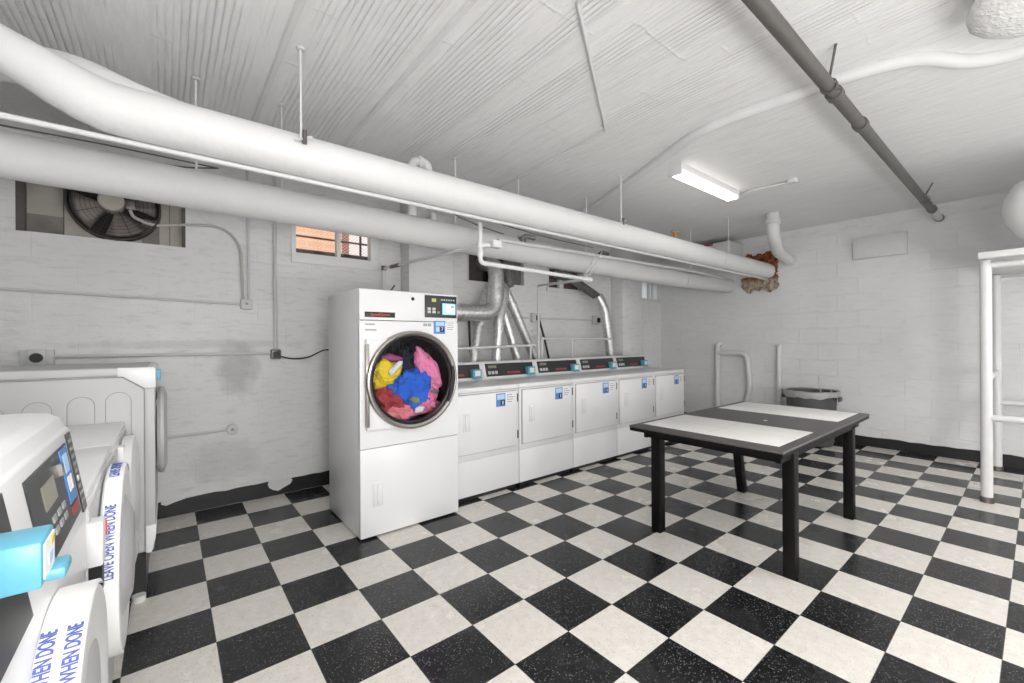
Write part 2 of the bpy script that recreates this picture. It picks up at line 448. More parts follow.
# ------------------------------------------------------------------ mesh builder
class MB:
    def __init__(self):
        self.bm = bmesh.new()

    def box(self, a, b, bev=0.0, seg=2):
        x0, y0, z0 = [min(p, q) for p, q in zip(a, b)]
        x1, y1, z1 = [max(p, q) for p, q in zip(a, b)]
        v = [self.bm.verts.new(p) for p in ((x0, y0, z0), (x1, y0, z0), (x1, y1, z0), (x0, y1, z0), (x0, y0, z1), (x1, y0, z1), (x1, y1, z1), (x0, y1, z1))]
        fs = [self.bm.faces.new([v[i] for i in q]) for q in ((0, 3, 2, 1), (4, 5, 6, 7), (0, 1, 5, 4), (1, 2, 6, 5), (2, 3, 7, 6), (3, 0, 4, 7))]
        if bev:
            es = list({e for f in fs for e in f.edges})
            bmesh.ops.bevel(self.bm, geom=es, offset=bev, segments=seg, profile=0.5, affect='EDGES', clamp_overlap=True)
        return self

    def prism(self, poly, plane, lo, hi, bev=0.0, seg=2):
        def P(u, v, w):
            return {'xz': (u, w, v), 'yz': (w, u, v), 'xy': (u, v, w)}[plane]
        a = [self.bm.verts.new(P(u, v, lo)) for u, v in poly]
        b = [self.bm.verts.new(P(u, v, hi)) for u, v in poly]
        n = len(poly)
        fs = [self.bm.faces.new(a), self.bm.faces.new(b[::-1])]
        for i in range(n):
            fs.append(self.bm.faces.new([a[i], b[i], b[(i + 1) % n], a[(i + 1) % n]]))
        bmesh.ops.recalc_face_normals(self.bm, faces=fs)
        if bev:
            es = list({e for f in fs for e in f.edges})
            bmesh.ops.bevel(self.bm, geom=es, offset=bev, segments=seg, profile=0.5, affect='EDGES', clamp_overlap=True)
        return self

    def tube(self, pts, r, n=14, fillet=0.0, fn=7, cap=True, radii=None):
        P = [Vector(p) for p in pts]
        if fillet and len(P) > 2:
            Q = [P[0]]
            for i in range(1, len(P) - 1):
                a, b, c = P[i - 1], P[i], P[i + 1]
                d1 = (a - b)
                d2 = (c - b)
                f = min(fillet, d1.length * 0.49, d2.length * 0.49)
                s = b + d1.normalized() * f
                e = b + d2.normalized() * f
                for k in range(fn + 1):
                    t = k / fn
                    Q.append(s * (1 - t) ** 2 + b * 2 * t * (1 - t) + e * t * t)
            Q.append(P[-1])
            P = Q
        rings = []
        t0 = (P[1] - P[0]).normalized()
        up = Vector((0, 0, 1)) if abs(t0.z) < 0.9 else Vector((1, 0, 0))
        u = t0.cross(up).normalized()
        for i, p in enumerate(P):
            if i == 0:
                t = t0
            elif i == len(P) - 1:
                t = (P[i] - P[i - 1]).normalized()
            else:
                t = ((P[i + 1] - P[i]).normalized() + (P[i] - P[i - 1]).normalized()).normalized()
            u = (u - t * u.dot(t)).normalized()
            w = t.cross(u)
            rr = radii[i] if radii else r
            rings.append([self.bm.verts.new(p + (u * cos(2 * pi * k / n) + w * sin(2 * pi * k / n)) * rr) for k in range(n)])
        for a, b in zip(rings, rings[1:]):
            for k in range(n):
                self.bm.faces.new([a[k], b[k], b[(k + 1) % n], a[(k + 1) % n]][::-1])
        if cap:
            self.bm.faces.new(rings[0])
            self.bm.faces.new(rings[-1][::-1])
        return self

    def lathe(self, prof, org, axis='z', n=40, closed=False):
        def P(r, h, a):
            c, s = r * cos(a), r * sin(a)
            o = {'z': (c, s, h), 'y': (c, h, s), 'x': (h, c, s)}[axis]
            return Vector(org) + Vector(o)
        rings = []
        for r, h in prof:
            if r < 1e-6:
                rings.append([self.bm.verts.new(P(0, h, 0))])
            else:
                rings.append([self.bm.verts.new(P(r, h, 2 * pi * k / n)) for k in range(n)])
        fs = []
        prs = list(zip(rings, rings[1:]))
        if closed:
            prs.append((rings[-1], rings[0]))
        for a, b in prs:
            if len(a) == 1 and len(b) == 1:
                continue
            for k in range(n):
                if len(a) == 1:
                    fs.append(self.bm.faces.new([a[0], b[k], b[(k + 1) % n]]))
                elif len(b) == 1:
                    fs.append(self.bm.faces.new([a[k], b[0], a[(k + 1) % n]]))
                else:
                    fs.append(self.bm.faces.new([a[k], b[k], b[(k + 1) % n], a[(k + 1) % n]]))
        bmesh.ops.recalc_face_normals(self.bm, faces=fs)
        return self

    def quad(self, pts):
        self.bm.faces.new([self.bm.verts.new(p) for p in pts])
        return self

    def plate_hole(self, x0, x1, z0, z1, cx, cz, r, y0, y1, n=48):
        """vertical plate facing -y with a round hole: outer rectangle, inner circle."""
        def rect(a):
            dx, dz = cos(a), sin(a)
            t = 1e9
            if dx > 1e-9:
                t = min(t, (x1 - cx) / dx)
            if dx < -1e-9:
                t = min(t, (x0 - cx) / dx)
            if dz > 1e-9:
                t = min(t, (z1 - cz) / dz)
            if dz < -1e-9:
                t = min(t, (z0 - cz) / dz)
            return cx + dx * t, cz + dz * t
        angs = sorted([2 * pi * k / n for k in range(n)] + [math.atan2(z - cz, x - cx) % (2 * pi) for x in (x0, x1) for z in (z0, z1)])
        L = [[], [], [], []]
        for a in angs:
            ox, oz = rect(a)
            ix, iz = cx + r * cos(a), cz + r * sin(a)
            for l, (x, z, y) in zip(L, ((ix, iz, y1), (ix, iz, y0), (ox, oz, y0), (ox, oz, y1))):
                l.append(self.bm.verts.new((x, y, z)))
        fs = []
        m = len(angs)
        for q in range(3):
            for k in range(m):
                fs.append(self.bm.faces.new([L[q][k], L[q][(k + 1) % m], L[q + 1][(k + 1) % m], L[q + 1][k]]))
        bmesh.ops.recalc_face_normals(self.bm, faces=fs)
        return self

    def build(self, name, m, parent=None, origin=None, sharp=35):
        me = bpy.data.meshes.new(name)
        off = None
        if parent is not None:
            off = ROOT[parent.name]
        elif origin is not None:
            off = Vector(origin)
        if off is not None:
            for v in self.bm.verts:
                v.co -= off
        for f in self.bm.faces:
            f.smooth = True
        self.bm.to_mesh(me)
        self.bm.free()
        me.set_sharp_from_angle(angle=radians(sharp))
        me.materials.append(m)
        o = bpy.data.objects.new(name, me)
        COL.objects.link(o)
        if parent is not None:
            o.parent = parent
            ROOT[o.name] = off
        else:
            if origin is not None:
                o.location = origin
            ROOT[o.name] = Vector(origin) if origin is not None else Vector((0, 0, 0))
        return o


ROOT = {}


def thing(name, label, cat, loc=(0, 0, 0), group=None):
    o = bpy.data.objects.new(name, None)
    o.empty_display_size = 0.05
    COL.objects.link(o)
    o.location = loc
    ROOT[o.name] = Vector(loc)
    return tag(o, label, cat, group)


def tag(o, label, cat, group=None):
    o['label'] = label
    o['category'] = cat
    if group:
        o['group'] = group
    return o


def struct(o):
    o['kind'] = 'structure'
    return o


def dup(root, loc, label):
    r = root.copy()
    COL.objects.link(r)
    r.location = loc
    r['label'] = label

    def rec(src, dst):
        for ch in list(src.children):
            if ch.name in skip:
                continue
            c = ch.copy()
            COL.objects.link(c)
            c.parent = dst
            rec(ch, c)
    skip = set()
    rec(root, r)
    return r


def text_obj(name, s, size, m, parent, org, xd, yd, extrude=0.0006, sx=1.0, align='CENTER', bend=None, bold=0.0):
    """lettering as a mesh: org is the centre of the line, xd the reading direction, yd the up direction of the letters."""
    cu = bpy.data.curves.new(name, 'FONT')
    cu.body = s
    cu.size = size
    cu.align_x = align
    cu.align_y = 'CENTER'
    cu.extrude = extrude
    cu.offset = bold
    tmp = bpy.data.objects.new(name + '_tmp', cu)
    COL.objects.link(tmp)
    dg = bpy.context.evaluated_depsgraph_get()
    me = bpy.data.meshes.new_from_object(tmp.evaluated_get(dg))
    bpy.data.objects.remove(tmp)
    xd = Vector(xd).normalized()
    yd = Vector(yd).normalized()
    nd = xd.cross(yd)
    off = ROOT[parent.name]
    for v in me.vertices:
        x, y, z = v.co.x * sx, v.co.y, v.co.z
        if bend:
            p = bend(x, y, z)
        else:
            p = Vector(org) + xd * x + yd * y + nd * z
        v.co = p - off
    me.materials.clear()
    me.materials.append(m)
    me.name = name
    o = bpy.data.objects.new(name, me)
    COL.objects.link(o)
    o.parent = parent
    ROOT[o.name] = off
    return o


# ------------------------------------------------------------------ room shell
XL, XR, YB, YF, ZC = -1.15, 6.40, 1.85, -3.7, 2.74


def wall_holes(name, m, u0, u1, z0, z1, holes, P, depth):
    """wall as a grid of cells with openings. P(u, z, d) -> point, d = depth into the wall."""
    us = sorted({u0, u1} | {h[0] for h in holes} | {h[1] for h in holes})
    zs = sorted({z0, z1} | {h[2] for h in holes} | {h[3] for h in holes})
    bm = MB()
    vs = {}

    def V(u, z, d):
        k = (u, z, d)
        if k not in vs:
            vs[k] = bm.bm.verts.new(P(u, z, d))
        return vs[k]

    def solid(i, j):
        if i < 0 or j < 0 or i >= len(us) - 1 or j >= len(zs) - 1:
            return False
        c = ((us[i] + us[i + 1]) / 2, (zs[j] + zs[j + 1]) / 2)
        return not any(h[0] < c[0] < h[1] and h[2] < c[1] < h[3] for h in holes)
    for i in range(len(us) - 1):
        for j in range(len(zs) - 1):
            if not solid(i, j):
                continue
            a, b, c, d = us[i], us[i + 1], zs[j], zs[j + 1]
            for dep in (0, depth):
                bm.bm.faces.new([V(a, c, dep), V(b, c, dep), V(b, d, dep), V(a, d, dep)])
            for (di, dj, e) in ((-1, 0, ((a, c), (a, d))), (1, 0, ((b, c), (b, d))), (0, -1, ((a, c), (b, c))), (0, 1, ((a, d), (b, d)))):
                if not solid(i + di, j + dj):
                    (p, q), (r, s) = e
                    bm.bm.faces.new([V(p, q, 0), V(r, s, 0), V(r, s, depth), V(p, q, depth)])
    bmesh.ops.recalc_face_normals(bm.bm, faces=bm.bm.faces[:])
    return struct(bm.build(name, m, sharp=30))


WIN1 = (0.68, 1.455, 2.03, 2.46)
FANH = (-0.90, -0.05, 2.015, 2.52)
DUCTH = (2.50, 3.34, 1.985, 2.40)
WIN2 = (3.74, 4.44, 1.985, 2.26)
WIN3 = (5.88, 6.385, 1.95, 2.26)

struct(MB().box((XL - .25, YF - .25, -0.12), (XR + .25, YB + .25, 0)).build('floor', M_floor))
struct(MB().box((XL - .25, YF - .25, ZC), (XR + .25, YB + .25, ZC + .15)).build('ceiling', M_ceil))
wall_holes('wall_back', M_wb, XL, XR, 0, ZC, [WIN1, FANH, DUCTH, WIN2, WIN3], lambda u, z, d: (u, YB + d, z), 0.25)
struct(MB().box((XR, YF, 0), (XR + .2, YB, ZC)).build('wall_right', M_wr))
struct(MB().box((XL - .2, YF, 0), (XL, YB, ZC)).build('wall_left', M_ws))
struct(MB().box((XL, YF - .2, 0), (XR, YF, ZC)).build('wall_front', M_ws))
# pilasters standing out from the back wall
struct(MB().box((1.69, 1.655, 0), (2.19, YB, ZC), .008).build('trim_pilaster', M_ws))
struct(MB().box((5.07, 1.635, 0), (5.53, YB, ZC), .008).build('trim_pilaster', M_ws))
# low beam where ceiling and right wall meet
struct(MB().prism([(XR - .07, ZC), (XR, ZC), (XR, ZC - .12), (XR - .02, ZC - .10)], 'xz', YF, YB).build('trim_cove', M_ws))

# baseboards, with the painters' ragged upper edge
rng = random.Random(3)


def ragged(u0, u1, h, n):
    p = [(u0, 0), (u1, 0)]
    for k in range(n + 1):
        u = u1 + (u0 - u1) * k / n
        p.append((u, h + rng.uniform(-.006, .006)))
    return p


pb = MB().prism(ragged(XL, 1.69, .115, 40), 'xz', YB - .012, YB)
struct(pb.build('baseboard_back', M_base))
splat = [(0.50, .07), (0.53, .045), (0.57, .03), (0.61, .05), (0.66, .07), (0.68, .10), (0.66, .126), (0.58, .122), (0.50, .124), (0.49, .10)]
struct(MB().prism(splat, 'xz', YB - .0145, YB - .011).build('trim_paint_splash', M_paint))
struct(MB().prism([(-.20, .10), (-.17, .085), (-.12, .10), (-.06, .112), (-.02, .127), (-.2, .127)], 'xz', YB - .0145, YB - .011).build('trim_paint_splash', M_paint))
struct(MB().prism(ragged(YF, 1.84, .115, 60), 'yz', XR - .012, XR).build('baseboard_right', M_base))

# ceiling seams of the concrete forms
for k, (x, w) in enumerate([(0.29, .018), (0.855, .016)]):
    struct(MB().prism([(x - w, ZC), (x + w, ZC), (x + w * .6, ZC - .018), (x - w * .6, ZC - .018)], 'xz', YF, YB).build('trim_ceiling_seam', M_paint))

# ------------------------------------------------------------------ windows
# window 1: two panes, security mesh and brick outside
w1 = MB()
a, b, c, d = WIN1
wf = struct(MB().box((a, YB - .015, c - .005), (a + .038, YB + .08, d), .004).box((b - .075, YB - .015, c - .005), (b, YB + .08, d), .004).box((a, YB - .018, c - .045), (b, YB + .08, c + .045), .006).box((a, YB - .01, d - .05), (b, YB + .08, d)).build('window_1', M_tank))
MB().box((1.065, YB - .005, c + .04), (1.10, YB + .06, d), .003).build('mullion', M_tank, wf)
MB().box((a + .03, YB + .028, c + .03), (1.07, YB + .034, d - .02)).build('window_pane', M_glass, wf)
MB().box((1.095, YB + .028, c + .03), (b - .05, YB + .034, d - .02)).build('window_pane', M_glass, wf)
# security grille just outside
g = thing('security_grille', 'dark railed wire mesh grille outside the small basement window', 'grille', (1.1, YB + .22, 2.0))
MB().box((a - .1, YB + .19, 2.04), (b + .9, YB + .22, 2.150)).build('bottom_rail', M_dkrail, g)
MB().box((a - .1, YB + .19, 2.262), (b + .9, YB + .205, 2.277)).build('middle_rail', M_dkrail, g)
MB().box((a - .1, YB + .19, 2.45), (b + .9, YB + .205, 2.47)).build('top_rail', M_dkrail, g)
wm = MB()
x = a - .6
while x < b + .9:
    for s in (1, -1):
        h0, h1 = 2.14, 2.46
        dx = .17 * s
        xa = x if s == 1 else x
        wm.tube([(xa, YB + .2, h0), (xa + s * .36, YB + .2, h1)], 0.0022, 4, cap=False)
    x += .034
wm.build('wire_mesh', M_mesh, g)
MB().box((1.47, YB + .185, 2.0), (1.50, YB + .21, 2.5)).box((1.345, YB + .185, 2.1), (1.36, YB + .21, 2.5)).build('upright_bar', M_dkrail, g)
struct(MB().box((-0.5, 3.1, -.2), (1.50, 3.3, 4.2)).build('wall_outside_brick', M_brickout))
struct(MB().box((1.50, 3.15, -.2), (1.60, 3.3, 4.2)).build('wall_outside_downpipe', M_rail2))
struct(MB().box((1.60, 3.6, -.2), (3.6, 3.8, 4.2)).build('wall_outside_white', M_whiteout))
struct(MB().box((-1.5, YB + .25, 1.8), (7.0, 3.1, 1.9)).build('ground_outside', M_conc))

# duct opening: boarded window the exhaust ducts pass through
a, b, c, d = DUCTH
wf = struct(MB().box((a, YB + .13, c), (b, YB + .15, d)).build('window_2', M_void))
MB().box((a + .012, YB + .06, c + .01), (2.75, YB + .085, d)).build('board', M_board, wf)
MB().box((3.06, YB + .05, c + .005), (b - .01, YB + .075, d)).build('mesh_board', M_boardg, wf)
MB().box((a - .004, YB - .006, c), (a + .012, YB + .1, d)).build('edge_strip', M_paint_d, wf)
# small boarded window with white sill
a, b, c, d = WIN2
wf = struct(MB().box((a, YB + .10, c), (b, YB + .12, d)).build('window_3', M_purple))
MB().box((a - .02, YB - .03, c - .045), (b + .03, YB + .1, c + .012), .008).build('sill', M_paint, wf)
MB().box((3.98, YB + .01, c), (4.06, YB + .06, d)).build('mullion', M_paint, wf)
MB().box((a, YB - .005, c), (a + .03, YB + .09, d)).build('window_frame', M_paint, wf)
# glazed window beside the far corner
a, b, c, d = WIN3
wf = struct(MB().box((a, YB + .02, c), (a + .03, YB + .09, d)).box((b - .03, YB + .02, c), (b, YB + .09, d)).box((a, YB - .02, c - .02), (b, YB + .09, c + .025), .006).build('window_4', M_paint))
for px in (6.09, 6.19):
    MB().box((px - .02, YB + .01, c), (px + .02, YB + .06, d)).build('window_bar', M_paint, wf)
MB().box((a, YB + .03, c), (b, YB + .036, d)).build('window_pane', M_frost, wf)

# ------------------------------------------------------------------ exhaust fan in its raw concrete opening
a, b, c, d = FANH
struct(MB().box((a, YB + .05, c), (b, YB + .1, d)).build('trim_raw_concrete', M_conc))
struct(MB().box((a - .004, YB - .003, c - .002), (a + .035, YB + .08, d)).box((b - .018, YB - .003, c), (b + .003, YB + .08, d)).build('trim_sooty_edge', M_concd))
struct(MB().box((a + .03, YB + .045, c), (a + .20, YB + .049, 2.14)).box((-.3, YB + .045, c), (-.20, YB + .049, 2.2)).build('trim_soot_stain', M_soot))
struct(MB().box((-.142, YB + .046, c), (-.138, YB + .0505, d)).box((-.70, YB + .046, c), (-.695, YB + .0505, d)).build('trim_board_joint', M_concd))
fc = Vector((-.438, YB, 2.262))
fan = thing('exhaust_fan', 'dirty round wall exhaust fan in raw concrete opening under the pipe', 'fan', (fc.x, YB, 2.0))
R = .238
MB().lathe([(R, -.03), (R + .012, -.03), (R + .012, .05), (R, .05)], fc, 'y', 48, closed=True).build('housing_ring', M_fan, fan)
MB().lathe([(R, .045), (0, .046)], fc, 'y', 48).build('back_plate', M_void, fan)
for k in range(4):
    a0 = radians(20 + 90 * k)
    bl = MB()
    n = 8
    rows = []
    for i in range(n + 1):
        rr = .05 + (R - .065) * i / n
        wd = radians(26 + 8 * i / n)
        rows.append([(fc.x + rr * cos(a0 + wd * t), YB + .012 + t * .018, fc.z + rr * sin(a0 + wd * t)) for t in (-1, -.5, 0, .5, 1)])
    vv = [[bl.bm.verts.new(p) for p in r_] for r_ in rows]
    for i in range(n):
        for j in range(4):
            bl.bm.faces.new([vv[i][j], vv[i][j + 1], vv[i + 1][j + 1], vv[i + 1][j]])
    o = bl.build('blade', M_blade, fan)
    sm = o.modifiers.new('thickness', 'SOLIDIFY')
    sm.thickness = .003
gd = MB()
for i in range(7):
    rr = .08 + i * .024
    gd.lathe([(rr - .0014, -.022), (rr + .0014, -.022), (rr, -.019)], fc, 'y', 40, closed=True)
for k in range(8):
    a0 = pi / 8 + k * pi / 4
    gd.tube([(fc.x + .05 * cos(a0), YB - .02, fc.z + .05 * sin(a0)), (fc.x + R * cos(a0), YB - .02, fc.z + R * sin(a0))], .0022, 5)
gd.build('wire_guard', M_fan, fan)
hub = Vector((-.455, YB, 2.275))
MB().lathe([(0, -.075), (.062, -.073), (.070, -.066), (.072, -.02), (.072, .03)], hub, 'y', 32).build('motor_cap', M_hub, fan)
MB().box((-.385, YB - .05, 2.235), (-.33, YB - .005, 2.30), .004).build('terminal_box', M_dsteel, fan)
MB().tube([(-.36, YB - .03, 2.235), (-.345, YB - .03, 2.19), (-.25, YB - .02, 2.146), (-.05, YB - .016, 2.185), (.13, YB - .014, 2.21), (.24, YB - .014, 2.17), (.308, YB - .014, 2.06), (.322, YB - .014, 1.64)], .0105, 10, fillet=.09).build('power_cable', M_cable, fan)

# ------------------------------------------------------------------ wall boxes and conduits
jb = thing('junction_box', 'square grey junction box on back wall below the fan cable', 'junction box', (.345, YB, 1.6))
MB().box((.305, YB - .045, 1.56), (.385, YB, 1.64), .006).build('box_body', M_paint_d, jb)
MB().lathe([(0, -.054), (.008, -.053), (.010, -.045)], (.345, YB, 1.605), 'y', 12).build('cover_screw', M_line, jb)
tag(MB().tube([(XL + .01, YB - .015, 1.64), (.31, YB - .015, 1.60)], .010, 10).build('wall_conduit', M_paint_d), 'thin horizontal conduit running left from the junction box below the fan', 'conduit')
tag(MB().tube([(.36, YB - .015, 1.64), (.36, YB - .015, 2.74)], .010, 10).build('wall_conduit', M_paint_d), 'thin upright conduit rising from the junction box right of the fan', 'conduit')
jb = thing('outlet_box', 'dark grey outlet box with a black cord, left of the tall dryer', 'outlet', (.553, YB, 1.19))
MB().box((.515, YB - .05, 1.15), (.592, YB, 1.23), .012).build('box_body', M_dsteel, jb)
MB().lathe([(0, -.06), (.022, -.06), (.026, -.05)], (.553, YB, 1.19), 'y', 20).build('receptacle', M_black, jb)
tag(MB().tube([(.553, YB - .018, 1.23), (.553, YB - .018, 2.74)], .0135, 10).build('wall_conduit', M_paint_d), 'upright conduit rising from the corded outlet box to the ceiling', 'conduit')
tag(MB().tube([(-.74, YB - .018, 1.205), (.52, YB - .018, 1.20)], .0125, 10).build('wall_conduit', M_paint_d), 'horizontal conduit joining the two outlet boxes above the left washers', 'conduit')
tag(MB().tube([(.59, YB - .02, 1.17), (.68, YB - .02, 1.145), (.80, YB - .03, 1.15), (.95, YB - .05, 1.23), (1.05, YB - .06, 1.2)], .006, 8, fillet=.06).build('power_cord', M_black), 'black power cord drooping from outlet box to behind the tall dryer', 'cord')
ob = thing('outlet_box', 'white outlet box with round black receptacle behind the largest left washer', 'outlet', (-.81, YB, 1.2))
MB().box((-.885, YB - .04, 1.15), (-.735, YB, 1.25), .004).box((-.85, YB - .06, 1.145), (-.77, YB - .035, 1.255), .006).build('box_body', M_paint_d, ob)
MB().lathe([(0, -.075), (.026, -.075), (.032, -.058)], (-.81, YB, 1.2), 'y', 24).build('receptacle', M_black, ob)
jb = thing('junction_box', 'small octagonal grey box low on back wall beside the largest left washer', 'junction box', (.243, YB, .6))
MB().lathe([(0, -.04), (.038, -.04), (.043, -.034), (.043, 0)], (.243, YB, .598), 'y', 8).build('box_body', M_paint_d, jb)
MB().lathe([(0, -.047), (.010, -.046), (.012, -.04)], (.243, YB, .598), 'y', 12).build('cover_screw', M_line, jb)
tag(MB().tube([(XL + .01, YB - .016, .575), (.21, YB - .016, .598)], .0115, 10).build('wall_conduit', M_paint_d), 'short low conduit entering the octagonal box beside the largest left washer', 'conduit')

# ------------------------------------------------------------------ big overhead pipes
p1 = thing('insulated_pipe', 'thickest bright white insulated pipe, upper of the overhead pair, ending in rusty hole', 'pipe', (2.5, .16, 2.25))
MB().tube([(-1.12, .20, 2.62), (-.80, .17, 2.465), (-.66, .16, 2.395), (-.56, .155, 2.345), (-.48, .155, 2.305), (-.41, .157, 2.275), (-.34, .16, 2.256), (-.26, .16, 2.25), (XR + .004, .16, 2.243)], .103, 32, radii=[.068, .070, .074, .083, .092, .098, .102, .103, .103]).build('pipe_wrap', M_pipe, p1)
MB().tube([(-1.12, .75, 2.50), (-.66, .46, 2.47), (-.44, .27, 2.405), (-.26, .19, 2.315), (.05, .16, 2.255)], .078, 28, fillet=.12, fn=8).build('branch_wrap', M_pipe, p1)
for x in (4.9,):
    MB().tube([(x, .16, 2.2446), (x + .05, .16, 2.2445)], .1060, 32).build('wrap_band', M_pipe, p1)
p2 = thing('insulated_pipe', 'greyish white insulated pipe, lower of the overhead pair, passing under window top', 'pipe', (2.5, .67, 2.13))
MB().tube([(XL, .67, 2.14), (0, .67, 2.127), (1.5, .67, 2.105), (3, .67, 2.078), (5.2, .68, 2.066), (XR + .004, .69, 2.095)], .104, 32, fillet=.5).build('pipe_wrap', M_pipe2, p2)
for x, z in ((.74, 2.116), (1.02, 2.112), (5.0, 2.067)):
    MB().tube([(x, .672, z), (x + .014, .672, z)], .1065, 32).build('wrap_band', M_pipe2, p2)
tag(MB().tube([(1.95, .552, 2.118), (3.25, .556, 2.142), (5.1, .585, 2.178), (6.0, .61, 2.165)], .016, 12, fillet=.3).build('water_pipe', M_paint), 'long thin white pipe lying along the top of the lower thick pipe', 'pipe')
tag(MB().tube([(XL, .17, 2.134), (2.5, .17, 2.131), (XR, .17, 2.128)], .012, 12, fillet=.3).build('water_pipe', M_pipe2), 'thin pipe tucked along the underside of the thickest pipe', 'pipe')
tag(MB().tube([(XL, 1.5, 2.52), (-.45, 1.5, 2.49)], .035, 12).build('water_pipe', M_lump), 'short lumpy white pipe in upper left corner behind the thick pipes', 'pipe')
tag(MB().tube([(XL, 1.1, 2.40), (-.4, 1.1, 2.42), (.1, 1.05, 2.40)], .0045, 6, fillet=.1).build('loose_wire', M_dsteel), 'dark wire sagging between the two thick pipes above the fan, upper one', 'wire')
tag(MB().tube([(-.45, 1.0, 2.345), (-.1, 1.0, 2.34), (.1, 1.05, 2.40)], .0045, 6, fillet=.1).build('loose_wire', M_dsteel), 'dark wire just above the lower thick pipe over the fan, lower one', 'wire')
tag(MB().tube([(1.3, .36, 2.22), (1.55, .34, 2.14), (1.85, .35, 2.11)], .0045, 6, fillet=.1).build('loose_wire', M_dsteel), 'dark wire hanging below the thick pipe right of the tall dryer', 'wire')
tag(MB().tube([(1.2, .30, 2.21), (2.2, .30, 2.135), (2.85, .31, 2.13)], .004, 6, fillet=.1).build('loose_wire', M_dsteel), 'dark wire stretched along the underside of the thickest pipe', 'wire')
hs = [(-.03, 'short white hanger rod above the thick pipes, leftmost of the rods', .67, .006),
      (.39, 'thin grey hanger rod just left of the rod with a dark clamp', .67, .0045),
      (.36, 'hanger rod with dark clamp on the thickest pipe, left of the tall dryer', .055, .0055),
      (1.62, 'short white hanger rod right of the two-armed ceiling fitting', .67, .006),
      (2.27, 'tiny hanger rod just right of the bent thin ceiling conduit', .67, .005),
      (3.17, 'hanger rod just left of the wide bowed ceiling conduit', .67, .007),
      (2.98, 'long hanger rod crossing in front of the wide bowed ceiling conduit', .10, .006),
      (5.23, 'short hanger rod between the brass valve and the white ballast box', .67, .010),
      (5.05, 'long thin hanger rod in front of the white ballast box', .10, .005)]
for x, lab, y, r in hs:
    h = thing('pipe_hanger', lab, 'pipe hanger', (x, y, 2.34), 'hanger rods of the thick white pipes')
    zt = 2.325 if y == .10 else (2.285 if y < .1 else (2.215 if x < 2.5 else 2.168))
    MB().tube([(x, y, zt), (x, y, ZC)], r, 8).build('rod', M_paint if r != .0045 else M_paint_d, h)
    MB().lathe([(0, 0), (.022, 0), (.018, -.008), (0, -.010)], (x, y, ZC), 'z', 14).build('ceiling_flange', M_paint_d, h)
    if x in (.36, 2.98):
        MB().tube([(x + .014, y - .012, zt - .015), (x + .014, y - .012, zt + .05)], .011, 8).build('clamp', M_dsteel, h)
        MB().tube([(x - .03, y - .01, zt - .01), (x + .05, y - .01, zt + .03)], .006, 8).build('bolt', M_paint_d, h)
    else:
        MB().box((x - .012, y - .012, zt - .02), (x + .012, y + .012, zt + .012), .003).build('clamp', M_paint_d, h)
pb = thing('pipe_bracket', 'small square bracket with dark top between the two thick pipes', 'bracket', (0, 1.15, 2.42))
MB().box((-.05, 1.21, 2.43), (.03, 1.225, ZC), .003).build('plate', M_paint, pb)
MB().box((-.045, 1.195, 2.50), (.028, 1.21, 2.55), .003).build('dark_clip', M_dsteel, pb)
# clean-out fitting on the ceiling above the pipe
co = thing('pipe_fitting', 'white two-armed pipe fitting at ceiling above the thickest pipe', 'pipe fitting', (1.26, .62, 2.20))
MB().tube([(1.225, .62, 2.20), (1.225, .62, 2.600), (1.35, .62, 2.615), (1.355, .62, 2.52)], .033, 14, fillet=.05).build('elbow', M_paint, co)
MB().tube([(1.27, .62, 2.605), (1.30, .62, 2.609)], .042, 16).build('collar', M_paint, co)
tag(MB().tube([(1.45, .72, 2.19), (1.45, .72, 2.28), (1.45, 1.1, 2.28)], .022, 12, fillet=.04).build('pipe_stub', M_paint), 'short white pipe stub bridging the two thick pipes over the window', 'pipe')
# valve on top of pipe
bv = thing('brass_valve', 'small corroded brass valve above the far end of thickest pipe', 'valve', (3.97, .16, 2.36))
MB().tube([(3.97, .16, 2.34), (3.97, .16, 2.40)], .018, 12).build('valve_body', M_brass, bv)
MB().tube([(3.91, .16, 2.41), (4.04, .16, 2.415)], .012, 10).build('valve_handle', M_brass, bv)
MB().box((3.945, .145, 2.385), (3.995, .175, 2.425), .006).build('bonnet', M_brass, bv)
# clutter between pipes near the corner
for (x, y, z, l) in ((3.35, .62, 2.16, 'small dark beam clamp between the two thick pipes over the small dryers'),
                     (2.28, .58, 2.165, 'grey curved strap on the lower thick pipe above the exhaust ducts')):
    o = thing('pipe_clamp', l, 'clamp', (x, y, z))
    MB().tube([(x - .07, y, z), (x, y, z + .04), (x + .10, y, z + .035)], .022, 10, fillet=.04).build('strap', M_dsteel if x > 3 else M_galvd, o)
    MB().tube([(x - .02, y - .01, z - .03), (x - .02, y - .01, z + .05)], .007, 8).build('bolt', M_dsteel, o)
# support wire hanger of the supply pipe
tag(MB().tube([(3.02, .33, 2.15), (2.78, .31, 1.86), (2.74, .30, 1.83), (2.72, .30, 1.86), (2.96, .33, 2.15)], .004, 6, fillet=.02).build('wire_hanger', M_paint_d), 'thin wire loop hanging the white supply pipe from above', 'hanger')

